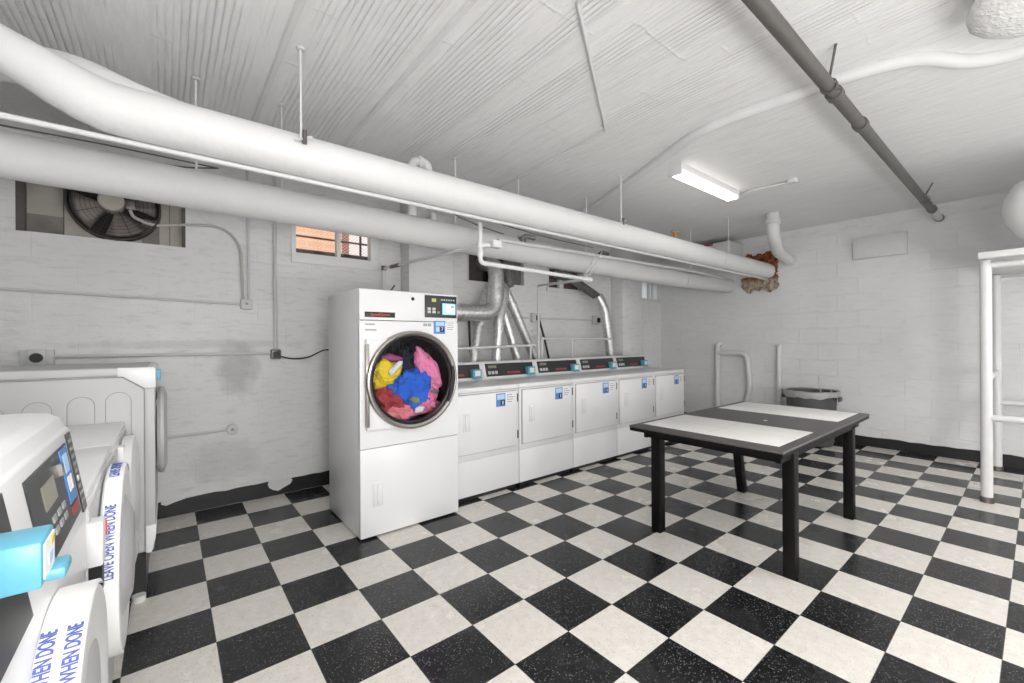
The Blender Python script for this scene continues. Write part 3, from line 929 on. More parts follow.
# rusty hole in right wall
rb = MB()
ny, nz = 80, 80
vv = {}
cy_, cz_ = .265, 2.24
for i in range(ny + 1):
    for j in range(nz + 1):
        y = cy_ - .32 + .64 * i / ny
        z = cz_ - .34 + .68 * j / nz
        q = noise.noise(Vector((y * 14, z * 14, 3)))
        h = .030 + .045 * q + .02 * noise.noise(Vector((y * 40, z * 40, 1)))
        vv[i, j] = (y, z, max(.004, h))
vm = {k: rb.bm.verts.new((XR - v[2] + .010, v[0], v[1])) for k, v in vv.items()}
for i in range(ny):
    for j in range(nz):
        y = cy_ - .32 + .64 * (i + .5) / ny
        z = cz_ - .34 + .68 * (j + .5) / nz
        n_a = .045 * noise.noise(Vector((z * 11, 1, 1))) + .016 * noise.noise(Vector((z * 38, y * 30, 1)))
        n_b = .045 * noise.noise(Vector((y * 11, 5, 1))) + .016 * noise.noise(Vector((y * 38, z * 30, 7)))
        yy, zz = y - cy_, z - cz_
        if abs(yy) < .225 + n_a and abs(zz) < .265 + n_b - .10 * max(0, yy) and not (yy > .05 + n_b and abs(zz - .0) < .06 + n_a):
            rb.bm.faces.new([vm[i, j], vm[i + 1, j], vm[i + 1, j + 1], vm[i, j + 1]])
bmesh.ops.delete(rb.bm, geom=[v for v in rb.bm.verts if not v.link_faces], context='VERTS')
bmesh.ops.recalc_face_normals(rb.bm, faces=rb.bm.faces[:])
o = rb.build('rusted_wall_hole', M_rust, sharp=180)
sm = o.modifiers.new('thickness', 'SOLIDIFY')
sm.thickness = .02
sm.offset = 0
tag(o, 'rust eaten hole in right wall where the thickest pipe enters', 'wall damage')

# white wall box behind the pipe end
wb = thing('wall_box', 'white ballast box with dark slot high behind the end of thickest pipe', 'box', (6.2, .7, 2.5))
MB().box((5.95, .48, 2.50), (XR, 1.02, 2.68), .02).build('box_body', M_paint, wb)
MB().box((5.944, .72, 2.645), (5.953, .86, 2.67)).build('slot', M_dred, wb)
# flue from ceiling into right wall
fl = thing('drain_pipe', 'white drain pipe elbowing from ceiling into right wall above rusty hole', 'pipe', (5.25, -.31, 2.6))
MB().tube([(5.25, -.31, ZC), (5.27, -.305, 2.50), (5.62, -.225, 2.36), (XR + .02, -.10, 2.36)], .066, 24, fillet=.17, fn=9).build('elbow', M_paint, fl)
MB().tube([(5.253, -.31, 2.60), (5.262, -.307, 2.655)], .082, 24).build('collar', M_paint, fl)
MB().tube([(6.36, -.10, 2.36), (XR + .01, -.10, 2.36)], .085, 24).build('wall_flange', M_paint, fl)
# flat box on right wall
ab = thing('access_panel', 'flat white rectangular box high on the right wall', 'panel', (XR, -1.05, 2.4))
MB().box((XR - .055, -1.29, 2.255), (XR, -.80, 2.505), .006).build('cover', M_paint, ab)
MB().box((XR - .060, -1.275, 2.270), (XR - .054, -.815, 2.490), .002).build('face_plate', M_paint, ab)

# grey iron pipe along ceiling
gp = thing('iron_pipe', 'bare dark grey iron pipe crossing ceiling to the right wall', 'pipe', (3.5, -1.55, 2.6))
MB().tube([(.9, -1.55, 2.6), (5.95, -1.545, 2.6)], .032, 18).build('pipe_run', M_gpipe, gp)
MB().tube([(5.95, -1.545, 2.6), (XR + .02, -1.545, 2.6)], .034, 18).build('painted_end', M_paint_d, gp)
for x in (2.60, 3.12, 5.85, 6.36):
    MB().tube([(x, -1.548, 2.6), (x + .05, -1.548, 2.6)], .040, 18).build('coupling', M_gpipe, gp)
for x, lab in ((2.52, 'near hanger rod of the dark grey iron ceiling pipe'), (5.42, 'far hanger rod of the dark grey iron ceiling pipe by right wall')):
    h = thing('pipe_hanger', lab, 'pipe hanger', (x, -1.55, 2.6), 'hanger rods of the iron pipe')
    MB().tube([(x, -1.55, 2.63), (x - (.12 if x < 3 else .03), -1.61, ZC)], .006, 8).build('rod', M_gpipe, h)
    MB().lathe([(.034, -.012), (.0385, -.012), (.0385, .012), (.034, .012)], (x, -1.55, 2.6), 'x', 20, closed=True).build('ring', M_gpipe, h)
    MB().tube([(x, -1.575, 2.572), (x, -1.60, 2.565)], .005, 8).build('bolt', M_gpipe, h)

# wide wrapped conduit bowed across the ceiling
tag(MB().tube([(3.75, 1.80, 2.725), (3.45, .863, 2.725), (2.86, -.416, 2.725), (2.67, -.80, 2.725), (2.74, -1.62, 2.725), (2.82, -1.86, 2.722), (3.06, -1.99, 2.72), (3.16, -2.12, 2.72), (3.25, -2.6, 2.72)], .036, 16, fillet=.25).build('ceiling_conduit', M_pipe), 'wide white wrapped conduit bowing across the ceiling behind the iron pipe', 'conduit')
tag(MB().tube([(1.05, -1.5, ZC - .006), (1.21, -1.0, ZC - .006), (2.20, -.358, ZC - .006), (2.29, .958, ZC - .006), (2.31, 1.85, ZC - .006)], .010, 10, fillet=.02).build('ceiling_conduit', M_pipe2), 'thin white conduit with a sharp bend flat on the ceiling above small dryers', 'conduit')

# fluorescent fixture
lf = thing('fluorescent_light', 'lit twin tube fluorescent light on the ceiling', 'light', (3.65, -.35, 2.7))
MB().prism([(-.40, ZC), (-.27, ZC), (-.29, ZC - .04), (-.38, ZC - .04)], 'yz', 3.12, 4.20).build('housing', M_paint, lf)
for y in (-.37, -.30):
    MB().tube([(3.15, y, 2.675), (4.17, y, 2.675)], .0165, 14).build('tube', M_tube, lf)
for x in (3.125, 4.175):
    MB().box((x - .012, -.395, 2.655), (x + .012, -.275, 2.71), .003).build('lamp_holder', M_paint, lf)
cd = thing('ceiling_conduit', 'thin conduit from fluorescent light to a small ceiling box', 'conduit', (4.3, -.6, 2.72))
MB().tube([(4.28, -.36, 2.725), (4.22, -.50, 2.725), (4.27, -.79, 2.725)], .010, 10, fillet=.05).build('conduit_run', M_paint, cd)
MB().lathe([(0, -.03), (.04, -.03), (.045, -.02), (.045, 0)], (4.27, -.82, ZC), 'z', 16).build('end_box', M_paint, cd)

# insulated round tank end at upper right
tk = MB()
bmesh.ops.create_uvsphere(tk.bm, u_segments=40, v_segments=24, radius=1.0)
for v in tk.bm.verts:
    n_ = noise.noise(v.co * 9) * .02
    v.co = Vector((2.50, -2.28, 2.63)) + Vector((v.co.x * .24 * (1 + n_), v.co.y * .24 * (1 + n_), v.co.z * .105 * (1 + n_)))
tag(tk.build('insulated_tank', M_lump, sharp=180), 'rounded lumpy white insulated tank end at the ceiling, upper right corner', 'tank')

# ------------------------------------------------------------------ supply pipes in front of the ducts
sp = thing('supply_pipe', 'white branched water supply pipe hanging before the exhaust ducts', 'pipe', (1.6, .3, 1.9))
MB().tube([(1.47, 1.73, 1.995), (1.6, .3, 1.982)], .0125, 12).build('cross_run', M_paint, sp)
MB().tube([(1.6, .3, 2.14), (1.6, .3, 1.855), (2.80, .3, 1.835)], .0165, 14, fillet=.035).build('drop_run', M_paint, sp)
MB().tube([(2.76, .3, 1.838), (3.2, 1.43, 1.93), (3.2, 1.43, .5)], .014, 12, fillet=.03).build('riser', M_paint, sp)
for p, q in (((1.6, .3, 1.96), (1.6, .3, 2.005)), ((1.6, .3, 1.90), (1.6, .3, 1.93)), ((2.72, .3, 1.837), (2.80, .3, 1.835))):
    MB().tube([p, q], .023, 14).build('coupling', M_paint, sp)
MB().tube([(1.6, .3, 1.985), (1.70, .26, 1.985)], .017, 12).build('valve_stub', M_paint, sp)
MB().box((1.66, .22, 1.965), (1.74, .28, 2.02), .01).build('valve_body', M_paint, sp)
rv = thing('riser_pipe', 'white riser with dark fittings on back wall beside window', 'pipe', (1.47, 1.74, 1.8))
MB().tube([(1.47, 1.74, .3), (1.47, 1.74, 2.02)], .018, 12).build('riser_tube', M_paint, rv)
MB().tube([(1.47, 1.74, 1.975), (1.47, 1.74, 2.02)], .024, 12).build('elbow_fitting', M_dsteel, rv)
MB().tube([(1.41, 1.73, 1.775), (1.52, 1.73, 1.765), (1.57, 1.72, 1.84)], .008, 8, fillet=.03).build('shutoff_lever', M_dsteel, rv)
MB().tube([(1.482, 1.60, 1.994), (1.496, 1.45, 1.992)], .018, 10).build('cross_fitting', M_dsteel, rv)
gr = thing('pipe_rail', 'white pipe rail with uprights behind the small dryers', 'pipe rail', (2.7, 1.45, .9))
MB().tube([(1.7, 1.45, 1.205), (3.17, 1.45, 1.24)], .014, 12).build('rail', M_paint, gr)
MB().tube([(3.27, 1.45, 1.315), (4.55, 1.45, 1.31)], .012, 12).build('rail', M_paint, gr)
for x, z in ((2.30, 1.22), (3.09, 1.24), (3.78, 1.311), (3.27, 1.315)):
    MB().tube([(x, 1.45, .6), (x, 1.45, z)], .013, 12).build('upright', M_paint, gr)
for x, z in ((2.30, 1.22), (3.09, 1.238), (3.27, 1.315)):
    MB().lathe([(0, -.022), (.02, -.018), (.024, 0), (.02, .018), (0, .022)], (x, 1.45, z), 'z', 14).build('tee_fitting', M_paint, gr)

# ------------------------------------------------------------------ exhaust ducts
def duct(label, pts, r, fil=.1, m=M_galv, bands=()):
    o = thing('exhaust_duct', label, 'duct', pts[0], 'galvanised ducts behind the dryers')
    MB().tube(pts, r, 22, fillet=fil, fn=8).build('duct_run', m, o)
    for p, q, s in bands:
        P, Q = Vector(p), Vector(q)
        a_ = P.lerp(Q, s)
        b_ = P.lerp(Q, s + .05 / (Q - P).length)
        MB().tube([a_, b_], r + .006, 22).build('joint_band', m, o)
    return o


duct('large horizontal galvanised duct from tall dryer turning up into the boarded opening',
     [(1.75, 1.55, 1.58), (2.655, 1.55, 1.60), (2.70, 1.57, 2.14), (2.74, 1.95, 2.22)], .088, .17, bands=[((2.66, 1.55, 1.62), (2.70, 1.57, 2.14), .25), ((1.75, 1.55, 1.58), (2.655, 1.55, 1.6), .5)])
duct('leftmost slanted galvanised duct, just right of the tall dryer',
     [(2.36, 1.55, .45), (2.40, 1.60, 1.08), (2.53, 1.66, 1.52), (2.66, 1.69, 1.86)], .052, .06, bands=[((2.40, 1.60, 1.08), (2.53, 1.66, 1.52), .85)])
duct('upright galvanised duct below the branch fitting, second from left',
     [(2.68, 1.55, .45), (2.685, 1.56, 1.08), (2.74, 1.58, 1.55), (2.86, 1.62, 1.86), (2.90, 1.95, 2.2)], .058, .08, bands=[((2.685, 1.56, 1.08), (2.74, 1.58, 1.55), .8), ((2.74, 1.58, 1.55), (2.86, 1.62, 1.86), .2)])
duct('slanted galvanised duct third from left behind the small dryers',
     [(3.05, 1.55, .45), (3.01, 1.58, 1.05), (2.86, 1.60, 1.50), (2.80, 1.60, 1.66)], .050, .06, bands=[((3.01, 1.58, 1.05), (2.86, 1.60, 1.50), .75)])
duct('most slanted galvanised duct, rightmost of the fan of four',
     [(3.42, 1.62, .45), (3.33, 1.62, 1.03), (2.95, 1.64, 1.76), (2.86, 1.64, 1.90)], .052, .06, bands=[((3.33, 1.62, 1.03), (2.95, 1.64, 1.76), .9)])
duct('dark galvanised vent pipe entering the boarded opening beside the others',
     [(2.94, 1.66, 1.93), (2.96, 1.70, 2.12), (2.97, 1.98, 2.24)], .066, .1, M_galvd)
o = thing('exhaust_duct', 'lone duct at right dropping from small boarded window beside pilaster', 'duct', (4.6, 1.6, 1.0), 'galvanised ducts behind the dryers')
MB().tube([(4.72, 1.56, .45), (4.70, 1.56, .98), (4.56, 1.56, 1.72), (4.46, 1.60, 1.90)], .066, 22, fillet=.08).build('duct_run', M_galv, o)
dp = MB()
dp.tube([(3.86, 1.86, 2.19), (4.13, 1.81, 2.155), (4.50, 1.62, 1.885)], .062, 4, fillet=.03, fn=3)
dp.build('square_run', M_galvd, o, sharp=25)
MB().tube([(4.475, 1.615, 1.90), (4.535, 1.585, 1.80)], .074, 22).build('joint_band', M_galv, o)
for X, z, lab in ((2.45, 1.585, 'small black and white outlet on back wall below the large duct elbow'), (3.50, 1.585, 'grey outlet box on back wall behind the thin white riser'), (4.69, 1.585, 'outlet box with dark plug beside the lone right duct')):
    o = thing('outlet_box', lab, 'outlet', (X, YB, z))
    MB().box((X - .06, YB - .045, z - .06), (X + .06, YB, z + .06), .006).build('box_body', M_paint_d, o)
    MB().box((X + .0, YB - .07, z - .035), (X + .05, YB - .045, z + .03), .006).build('plug', M_black, o)
tag(MB().tube([(2.5, YB - .015, 1.58), (5.05, YB - .015, 1.585)], .012, 10).build('wall_conduit', M_paint_d), 'thin conduit on back wall joining the outlets behind the small dryers', 'conduit')
tag(MB().tube([(2.475, YB - .06, 1.55), (2.47, YB - .10, .9), (2.46, YB - .1, .5)], .012, 8, fillet=.1).build('power_cord', M_black), 'black cord hanging from outlet left of the leftmost slanted duct', 'cord')
tag(MB().tube([(3.53, YB - .06, 1.58), (3.60, YB - .10, 1.3), (3.74, YB - .1, .8)], .014, 8, fillet=.1).build('power_cord', M_black), 'black cord slanting down from the outlet behind the thin white riser', 'cord')


# ------------------------------------------------------------------ small square-door dryers
def small_dryer():
    W_, D_ = .69, .70
    r = thing('clothes_dryer', '', 'dryer', (0, 0, 0), 'row of small square door dryers')
    MB().box((.02, .03, 0), (W_ - .02, D_ - .02, .05)).build('toe_kick', M_black, r)
    MB().box((0, 0.006, .035), (W_, D_, .872), .006).build('cabinet', M_white2, r)
    MB().box((.002, 0, .037), (W_ - .002, .02, .322), .004).build('lower_panel', M_white2, r)
    MB().box((.002, 0, .326), (W_ - .002, .02, .870), .004).build('front_panel', M_white2, r)
    MB().box((-.002, -.004, .872), (W_ + .002, D_, .912), .010, 3).build('top', M_white, r)
    MB().box((.026, -.003, .374), (.664, .004, .860), .003).build('door_shadow_gap', M_line, r)
    d = MB().box((.03, -.018, .38), (.66, 0, .855), .006).build('door', M_white, r)
    MB().box((.10, -.024, .565), (.165, -.016, .71), .006).build('handle_recess', M_white2, d)
    MB().box((.118, -.034, .575), (.146, -.020, .70), .005).build('handle', M_white, d)
    for z in (.44, .76):
        MB().tube([(.668, -.014, z), (.668, -.014, z + .07)], .007, 10).build('hinge', M_dsteel, r)
    # console
    MB().prism([(.52, .912), (.535, .930), (.575, 1.068), (.595, 1.085), (.69, 1.085), (.69, .912)], 'yz', 0, W_, .004).build('console', M_white, r)

    def on(y, z0=.93):
        return None

    def P(x, t, off):   # t along the slope 0..1, off outwards
        y0, z0, y1, z1 = .534, .926, .577, 1.074
        L = math.hypot(y1 - y0, z1 - z0)
        nx, nz = -(z1 - z0) / L, (y1 - y0) / L
        return (x, y0 + (y1 - y0) * t + nx * off, z0 + (z1 - z0) * t + nz * off)

    def slab(mb, xa, xb, ta, tb, o0, o1):
        v = [mb.bm.verts.new(P(x, t, o)) for o in (o0, o1) for x, t in ((xa, ta), (xb, ta), (xb, tb), (xa, tb))]
        fs = [mb.bm.faces.new([v[i] for i in q]) for q in ((0, 1, 2, 3), (4, 5, 6, 7), (0, 1, 5, 4), (1, 2, 6, 5), (2, 3, 7, 6), (3, 0, 4, 7))]
        bmesh.ops.recalc_face_normals(mb.bm, faces=fs)
        return mb
    cp = slab(MB(), .035, .66, .08, .92, 0, .004).build('control_panel', M_panel, r)
    k = MB()
    for i in range(3):
        slab(k, .06 + i * .042, .09 + i * .042, .22, .42, .004, .008)
    k.build('buttons', M_key, cp)
    slab(MB(), .07, .17, .62, .80, .004, .006).build('display', M_lcd, cp)
    slab(MB(), .30, .47, .20, .34, .004, .006).build('red_legend', M_dred, cp)
    cr = MB().box((.545, .495, .935), (.645, .56, 1.018), .010).build('card_reader', M_cyan, r)
    MB().box((.565, .492, .955), (.625, .496, 1.005)).build('reader_label', M_paper, cr)
    MB().box((.56, .485, .930), (.64, .51, .945), .004).build('card_slot', M_cyan, cr)
    st = MB().box((.43, -.0205, .735), (.525, -.0175, .845)).build('sticker', M_blue, r)
    MB().box((.438, -.022, .795), (.517, -.020, .837)).build('sticker_print', M_lblue, st)
    MB().box((.475, -.022, .745), (.520, -.020, .79)).build('number_patch', M_navy, st)
    MB().box((.493, -.023, .752), (.502, -.0215, .782)).build('number', M_paper, st)
    il = MB().box((.535, -.0205, .75), (.625, -.0175, .845)).build('instruction_label', M_paper, r)
    q = MB()
    for i in range(4):
        q.box((.545, -.0215, .765 + i * .02), (.60 + .01 * (i % 3), -.020, .772 + i * .02))
    q.build('fine_print', M_print, il)
    return r


proto = small_dryer()
labs = ['small square-door dryer nearest the tall dryer, partly hidden behind it',
        'small square-door dryer second from the tall dryer',
        'middle small square-door dryer of the row of five',
        'small square-door dryer second from the far corner',
        'small square-door dryer at the end of the row by the far corner']
for i in range(5):
    loc = (1.56 + .6945 * i, .66, 0)
    if i == 0:
        proto.location = loc
        proto['label'] = labs[0]
    else:
        dup(proto, loc, labs[i])

# ------------------------------------------------------------------ tall tumble dryer with clothes
X0, X1, Y0, Y1, Z1 = .804, 1.540, .52, 1.20, 1.64
CX, CZ = 1.172, 1.026
bd = thing('tumble_dryer', 'tall white tumble dryer with round steel door full of bright clothes', 'dryer', (X0, Y0, 0))
MB().box((X0 + .02, Y0 + .04, 0), (X1 - .02, Y1 - .03, .03)).build('base_plinth', M_black, bd)
cb = MB()
cb.box((X0, Y0 + .02, .012), (X0 + .02, Y1, Z1 - .002), .004)
cb.box((X1 - .02, Y0 + .02, .012), (X1, Y1, Z1 - .002), .004)
cb.box((X0 + .01, Y1 - .02, .025), (X1 - .01, Y1, Z1 - .004))
cb.box((X0 + .002, Y0 + .015, Z1 - .03), (X1 - .002, Y1, Z1), .008)
cb.build('cabinet', M_white, bd)
MB().box((X0, Y0, 1.432), (X1, Y0 + .03, Z1 - .004), .006).build('top_front', M_white, bd)
MB().plate_hole(X0, X1, .592, 1.428, CX, CZ, .314, Y0, Y0 + .03, 64).build('door_surround', M_white, bd)
lp = MB().box((X0, Y0, .012), (X1, Y0 + .03, .588), .005).build('lower_panel', M_white, bd)
MB().box((.885, Y0 - .004, .205), (.955, Y0 + .002, .365), .006).build('handle_recess', M_white2, lp)
MB().box((.915, Y0 - .012, .222), (.943, Y0 - .002, .35), .004).build('handle', M_white, lp)
MB().lathe([(0, -.004), (.011, -.003), (.013, 0)], (1.178, Y0, 1.588), 'y', 20).build('key_lock', M_black, bd)
# drum
MB().lathe([(.314, .03), (.335, .03), (.33, .56), (0, .56)], (CX, Y0, CZ), 'y', 48).build('drum', M_drum, bd)
pf = MB()
for i in range(9):
    pf.box((CX - .06 + i * .03, Y0 + .548, CZ + .05), (CX - .052 + i * .03, Y0 + .556, CZ + .27))
pf.build('drum_slots', M_dsteel, bd)
# door: white plate at left, steel ring, glass
pl = [(.842, .715), (1.10, .715)] + [(CX + .312 * cos(radians(a_)), CZ + .312 * sin(radians(a_))) for a_ in range(255, 111, -6)] + [(1.05, 1.305), (.842, 1.305)]
door = MB().prism(pl, 'xz', Y0 - .024, Y0 - .003, .002).build('door', M_white, bd)
MB().box((.836, Y0 - .032, .735), (.858, Y0 - .002, 1.275), .006).build('hinge_strip', M_steel, door)
MB().lathe([(.338, -.002), (.338, -.034), (.332, -.044), (.322, -.047), (.308, -.040), (.301, -.022), (.301, .02), (.312, .02)], (CX, Y0, CZ), 'y', 80).build('door_ring', M_steel, door)
MB().lathe([(.302, -.021), (.296, -.025), (.286, -.018), (.286, .01), (.302, .01)], (CX, Y0, CZ), 'y', 80, closed=True).build('door_gasket', M_black, door)
MB().lathe([(.289, -.014), (0, -.016)], (CX, Y0, CZ), 'y', 64).build('door_glass', M_dglass, door)
hd = []
for k in range(13):
    a_ = radians(-34 + 50 * k / 12)
    hd.append((CX + .316 * cos(a_), CZ + .316 * sin(a_)))
for k in range(13):
    a_ = radians(16 - 50 * k / 12)
    rin = .278 + .02 * abs(k - 6) / 6
    hd.append((CX + rin * cos(a_), CZ + rin * sin(a_)))
MB().prism(hd, 'xz', Y0 - .052, Y0 - .034).build('door_grip', M_black, door)
# nameplate
npl = MB().box((.838, Y0 - .004, 1.452), (1.045, Y0 + .001, 1.487), .001).build('name_plate', M_black, bd)
text_obj('lettering', 'SpeedQueen', .026, M_red, npl, (.942, Y0 - .0045, 1.470), (1, 0, 0), (0, 0, 1), sx=.98)
tl = MB()
for i, (xa, xb, z) in enumerate(((.842, .905, 1.40), (.842, .915, 1.363))):
    tl.box((xa, Y0 - .0012, z), (xb, Y0 + .001, z + .010))
tl.build('fine_print', M_print, bd)
# control panel
cp = MB().box((1.268, Y0 - .006, 1.462), (1.530, Y0 + .001, 1.622), .003).build('control_panel', M_panel, bd)
sc_ = MB().box((1.408, Y0 - .009, 1.485), (1.518, Y0 - .005, 1.568), .002).build('touch_screen', M_screen, cp)
MB().box((1.440, Y0 - .0105, 1.50), (1.512, Y0 - .0085, 1.558)).build('screen_window', M_screenw, sc_)
MB().box((1.478, Y0 - .0115, 1.54), (1.505, Y0 - .010, 1.548)).build('screen_icon', M_navy, sc_)
MB().box((1.322, Y0 - .009, 1.575), (1.356, Y0 - .005, 1.60)).build('display', M_lcdg, cp)
for (x, z) in ((1.288, 1.515), (1.326, 1.515), (1.288, 1.493), (1.326, 1.493)):
    MB().box((x, Y0 - .009, z), (x + .026, Y0 - .005, z + .018), .002).build('key', M_key, cp)
MB().box((1.364, Y0 - .009, 1.493), (1.388, Y0 - .005, 1.507), .002).build('start_key', M_keyg, cp)
lg = MB()
for i in range(6):
    lg.box((1.398 + i * .020, Y0 - .0075, 1.588), (1.410 + i * .020, Y0 - .005, 1.598))
lg.build('panel_legend', M_key, cp)
# stickers
st = MB().box((1.340, Y0 - .003, 1.345), (1.432, Y0 + .001, 1.438)).build('number_sticker', M_blue, bd)
MB().box((1.354, Y0 - .0042, 1.402), (1.426, Y0 - .0025, 1.431)).build('sticker_print', M_lblue, st)
MB().box((1.390, Y0 - .0042, 1.358), (1.424, Y0 - .0025, 1.397)).build('number_patch', M_navy, st)
text_obj('number', '7', .036, M_paper, st, (1.407, Y0 - .005, 1.378), (1, 0, 0), (0, 0, 1))
MB().box((1.356, Y0 - .0042, 1.360), (1.384, Y0 - .0025, 1.395)).build('sticker_icon', M_lblue, st)
i2 = MB()
i2.box((1.258, Y0 - .0015, 1.398), (1.285, Y0 + .001, 1.418)).box((1.292, Y0 - .0015, 1.398), (1.318, Y0 + .001, 1.418))
i2.build('small_sticker', M_print, bd)
i3 = MB().box((1.445, Y0 - .0025, 1.365), (1.522, Y0 + .001, 1.435)).build('instruction_label', M_paper, bd)
q = MB()
for i in range(4):
    q.box((1.45, Y0 - .0035, 1.375 + i * .016), (1.50 + .006 * (i % 2), Y0 - .0022, 1.381 + i * .016))
q.build('fine_print', M_print, i3)


# clothes in the drum
def cloth(label, c, s, m, seed, sub=5, fold=.34, freq=2.3):
    mb = MB()
    bmesh.ops.create_icosphere(mb.bm, subdivisions=sub, radius=1.0)
    sd = Vector((seed * 3.7, seed * 1.3, seed * 2.1))
    for v in mb.bm.verts:
        p = v.co.copy()
        q = p + Vector((noise.noise(p * 1.3 + sd), noise.noise(p * 1.3 + sd * 2), noise.noise(p * 1.3 + sd * 3))) * .45
        n1 = 1 - abs(noise.noise(q * freq + sd)) * 2.6
        n2 = 1 - abs(noise.noise(q * freq * 2.4 + sd)) * 2.6
        n3 = noise.noise(q * 1.1 + sd * 4)
        v.co = p * (1 + fold * n1 * .6 + fold * .28 * n2 + n3 * (.2 if seed < 3 else .6))
        v.co = Vector((v.co.x * s[0], v.co.y * s[1], v.co.z * s[2]))
    a_ = seed * 1.7
    ro = Matrix.Rotation(s[3] if len(s) > 3 else 0, 3, 'Y')
    for v in mb.bm.verts:
        v.co = ro @ v.co + Vector(c)
    o = mb.build('garment', m, origin=c, sharp=180)
    return tag(o, label, 'clothing', 'clothes inside the tall dryer')


def fab(n, c, var=.15):
    return mat(n, c, .85, var=var, vscale=25, bump=.3, bscale=90)


F = Y0 + .10
CZ_, CZ = CZ, CZ - .03
cloth('charcoal dark garment filling the left of the dryer drum', (CX - .10, F + .14, CZ - .03), (.165, .10, .19), fab('charcoal_cotton', (.045, .045, .048)), 1)
cloth('navy almost black garment at top right in the dryer drum', (CX + .09, F + .13, CZ + .05), (.15, .10, .20, .5), fab('navy_cotton', (.008, .012, .035)), 2)
cloth('yellow garment at left in the dryer drum', (CX - .16, F + .02, CZ + .08), (.11, .05, .07, -.35), fab('yellow_cotton', (.85, .62, .02)), 3)
cloth('small white cloth lying on the yellow garment', (CX - .105, F - .045, CZ + .11), (.06, .02, .018, -.8), fab('white_cotton', (.75, .75, .78)), 4, 3)
cloth('small magenta cloth above the yellow garment', (CX - .115, F + .0, CZ + .18), (.06, .03, .022, .1), fab('magenta_cotton', (.38, .07, .24)), 5, 3)
cloth('bright blue garment in the middle of the dryer drum', (CX + .015, F + .0, CZ - .085), (.12, .07, .165, .25), fab('royal_blue_cotton', (.02, .12, .62)), 6)
cloth('pink garment hanging at right in the dryer drum', (CX + .175, F + .0, CZ + .06), (.06, .05, .15, -.45), fab('pink_cotton', (.85, .25, .45)), 7)
cloth('pink patterned garment at lower right in the dryer drum', (CX + .12, F - .01, CZ - .155), (.125, .055, .07, .0), fab('hot_pink_cotton', (.80, .20, .36), .45), 8)
cloth('red and maroon garment at lower left in the dryer drum', (CX - .125, F - .01, CZ - .115), (.10, .05, .07, .35), fab('maroon_cotton', (.38, .04, .045), .4), 9)
cloth('black and white printed garment between the pink garments', (CX + .185, F - .03, CZ - .085), (.05, .025, .018, -.15), fab('checked_cotton', (.22, .22, .23), .9), 10, 3)
cloth('coral garment at the bottom of the dryer drum', (CX - .04, F - .02, CZ - .20), (.10, .05, .05, .1), fab('coral_cotton', (.75, .22, .25)), 11)
cloth('white balled cloth at the bottom of the dryer drum', (CX + .065, F - .065, CZ - .19), (.032, .02, .025), fab('white_sock_cotton', (.72, .72, .70)), 12, 3)
cloth('small green and ochre cloth on the bright blue garment', (CX + .04, F - .065, CZ - .125), (.04, .015, .022, .3), fab('olive_cotton', (.20, .26, .13), .5), 13, 3)

# ------------------------------------------------------------------ left row of washers
XFR = -.32


def strap_bend(cy, cz, R, x_in, phi0):
    def f(x, y, z):
        ph = phi0 + x / R
        r_ = R + z
        return Vector((x_in - y, cy - r_ * cos(ph), cz + r_ * sin(ph)))
    return f


def round_door(parent, cy, cz, R, xf, name='door', th=.036, bulge=.022, two=False):
    """round porthole door whose axis is x; xf = cabinet front. Returns the door part."""
    d = MB().lathe([(R - .02, .004), (R, .010), (R + .002, .016), (R + .002, .016 + th - .008), (R - .006, .016 + th), (R - .05, .018 + th), (R - .10, .012 + th)], (xf, cy, cz), 'x', 64).build(name, M_white, parent)
    MB().lathe([(R - .10, .012 + th), (R - .16, .012 + th + bulge), (0, .016 + th + bulge)], (xf, cy, cz), 'x', 48).build('door_glass', M_grey, d)
    MB().lathe([(R - .11, .002), (R - .11, .03), (0, .03)], (xf, cy, cz), 'x', 40).build('door_bowl', M_grey, d)
    # printed strap round the rim
    s = MB()
    n = 44
    rows = []
    for k in range(n + 1):
        ph = radians(-62 + 190 * k / n)
        y, z = -cos(ph), sin(ph)
        rows.append([s.bm.verts.new((xf + xx, cy + (R + rr) * y, cz + (R + rr) * z)) for xx, rr in ((.013, .0), (.014, .0055), (.016 + th, .0055), (.018 + th, .0))])
    for p, q_ in zip(rows, rows[1:]):
        for i in range(3):
            s.bm.faces.new([p[i], p[i + 1], q_[i + 1], q_[i]])
    bmesh.ops.recalc_face_normals(s.bm, faces=s.bm.faces[:])
    st_ = s.build('rim_strap', M_paper, d)
    xm = xf + .016 + th / 2
    if not two:
        for ph in (28, 92):
            text_obj('strap_lettering', 'LEAVE OPEN WHEN DONE', .033, M_ink, st_, (0, 0, 0), (1, 0, 0), (0, 1, 0), extrude=.0004, sx=.52, bold=.0008,
                     bend=strap_bend(cy, cz, R + .0062, xm - .002, radians(ph)))
    else:
        for dx in (.014, -.016):
            text_obj('strap_lettering', 'LEAVE OPEN WHEN DONE', .026, M_ink, st_, (0, 0, 0), (1, 0, 0), (0, 1, 0), extrude=.0004, sx=.60, bold=.0006,
                     bend=strap_bend(cy, cz, R + .0062, xm + dx, radians(50)))
    return d


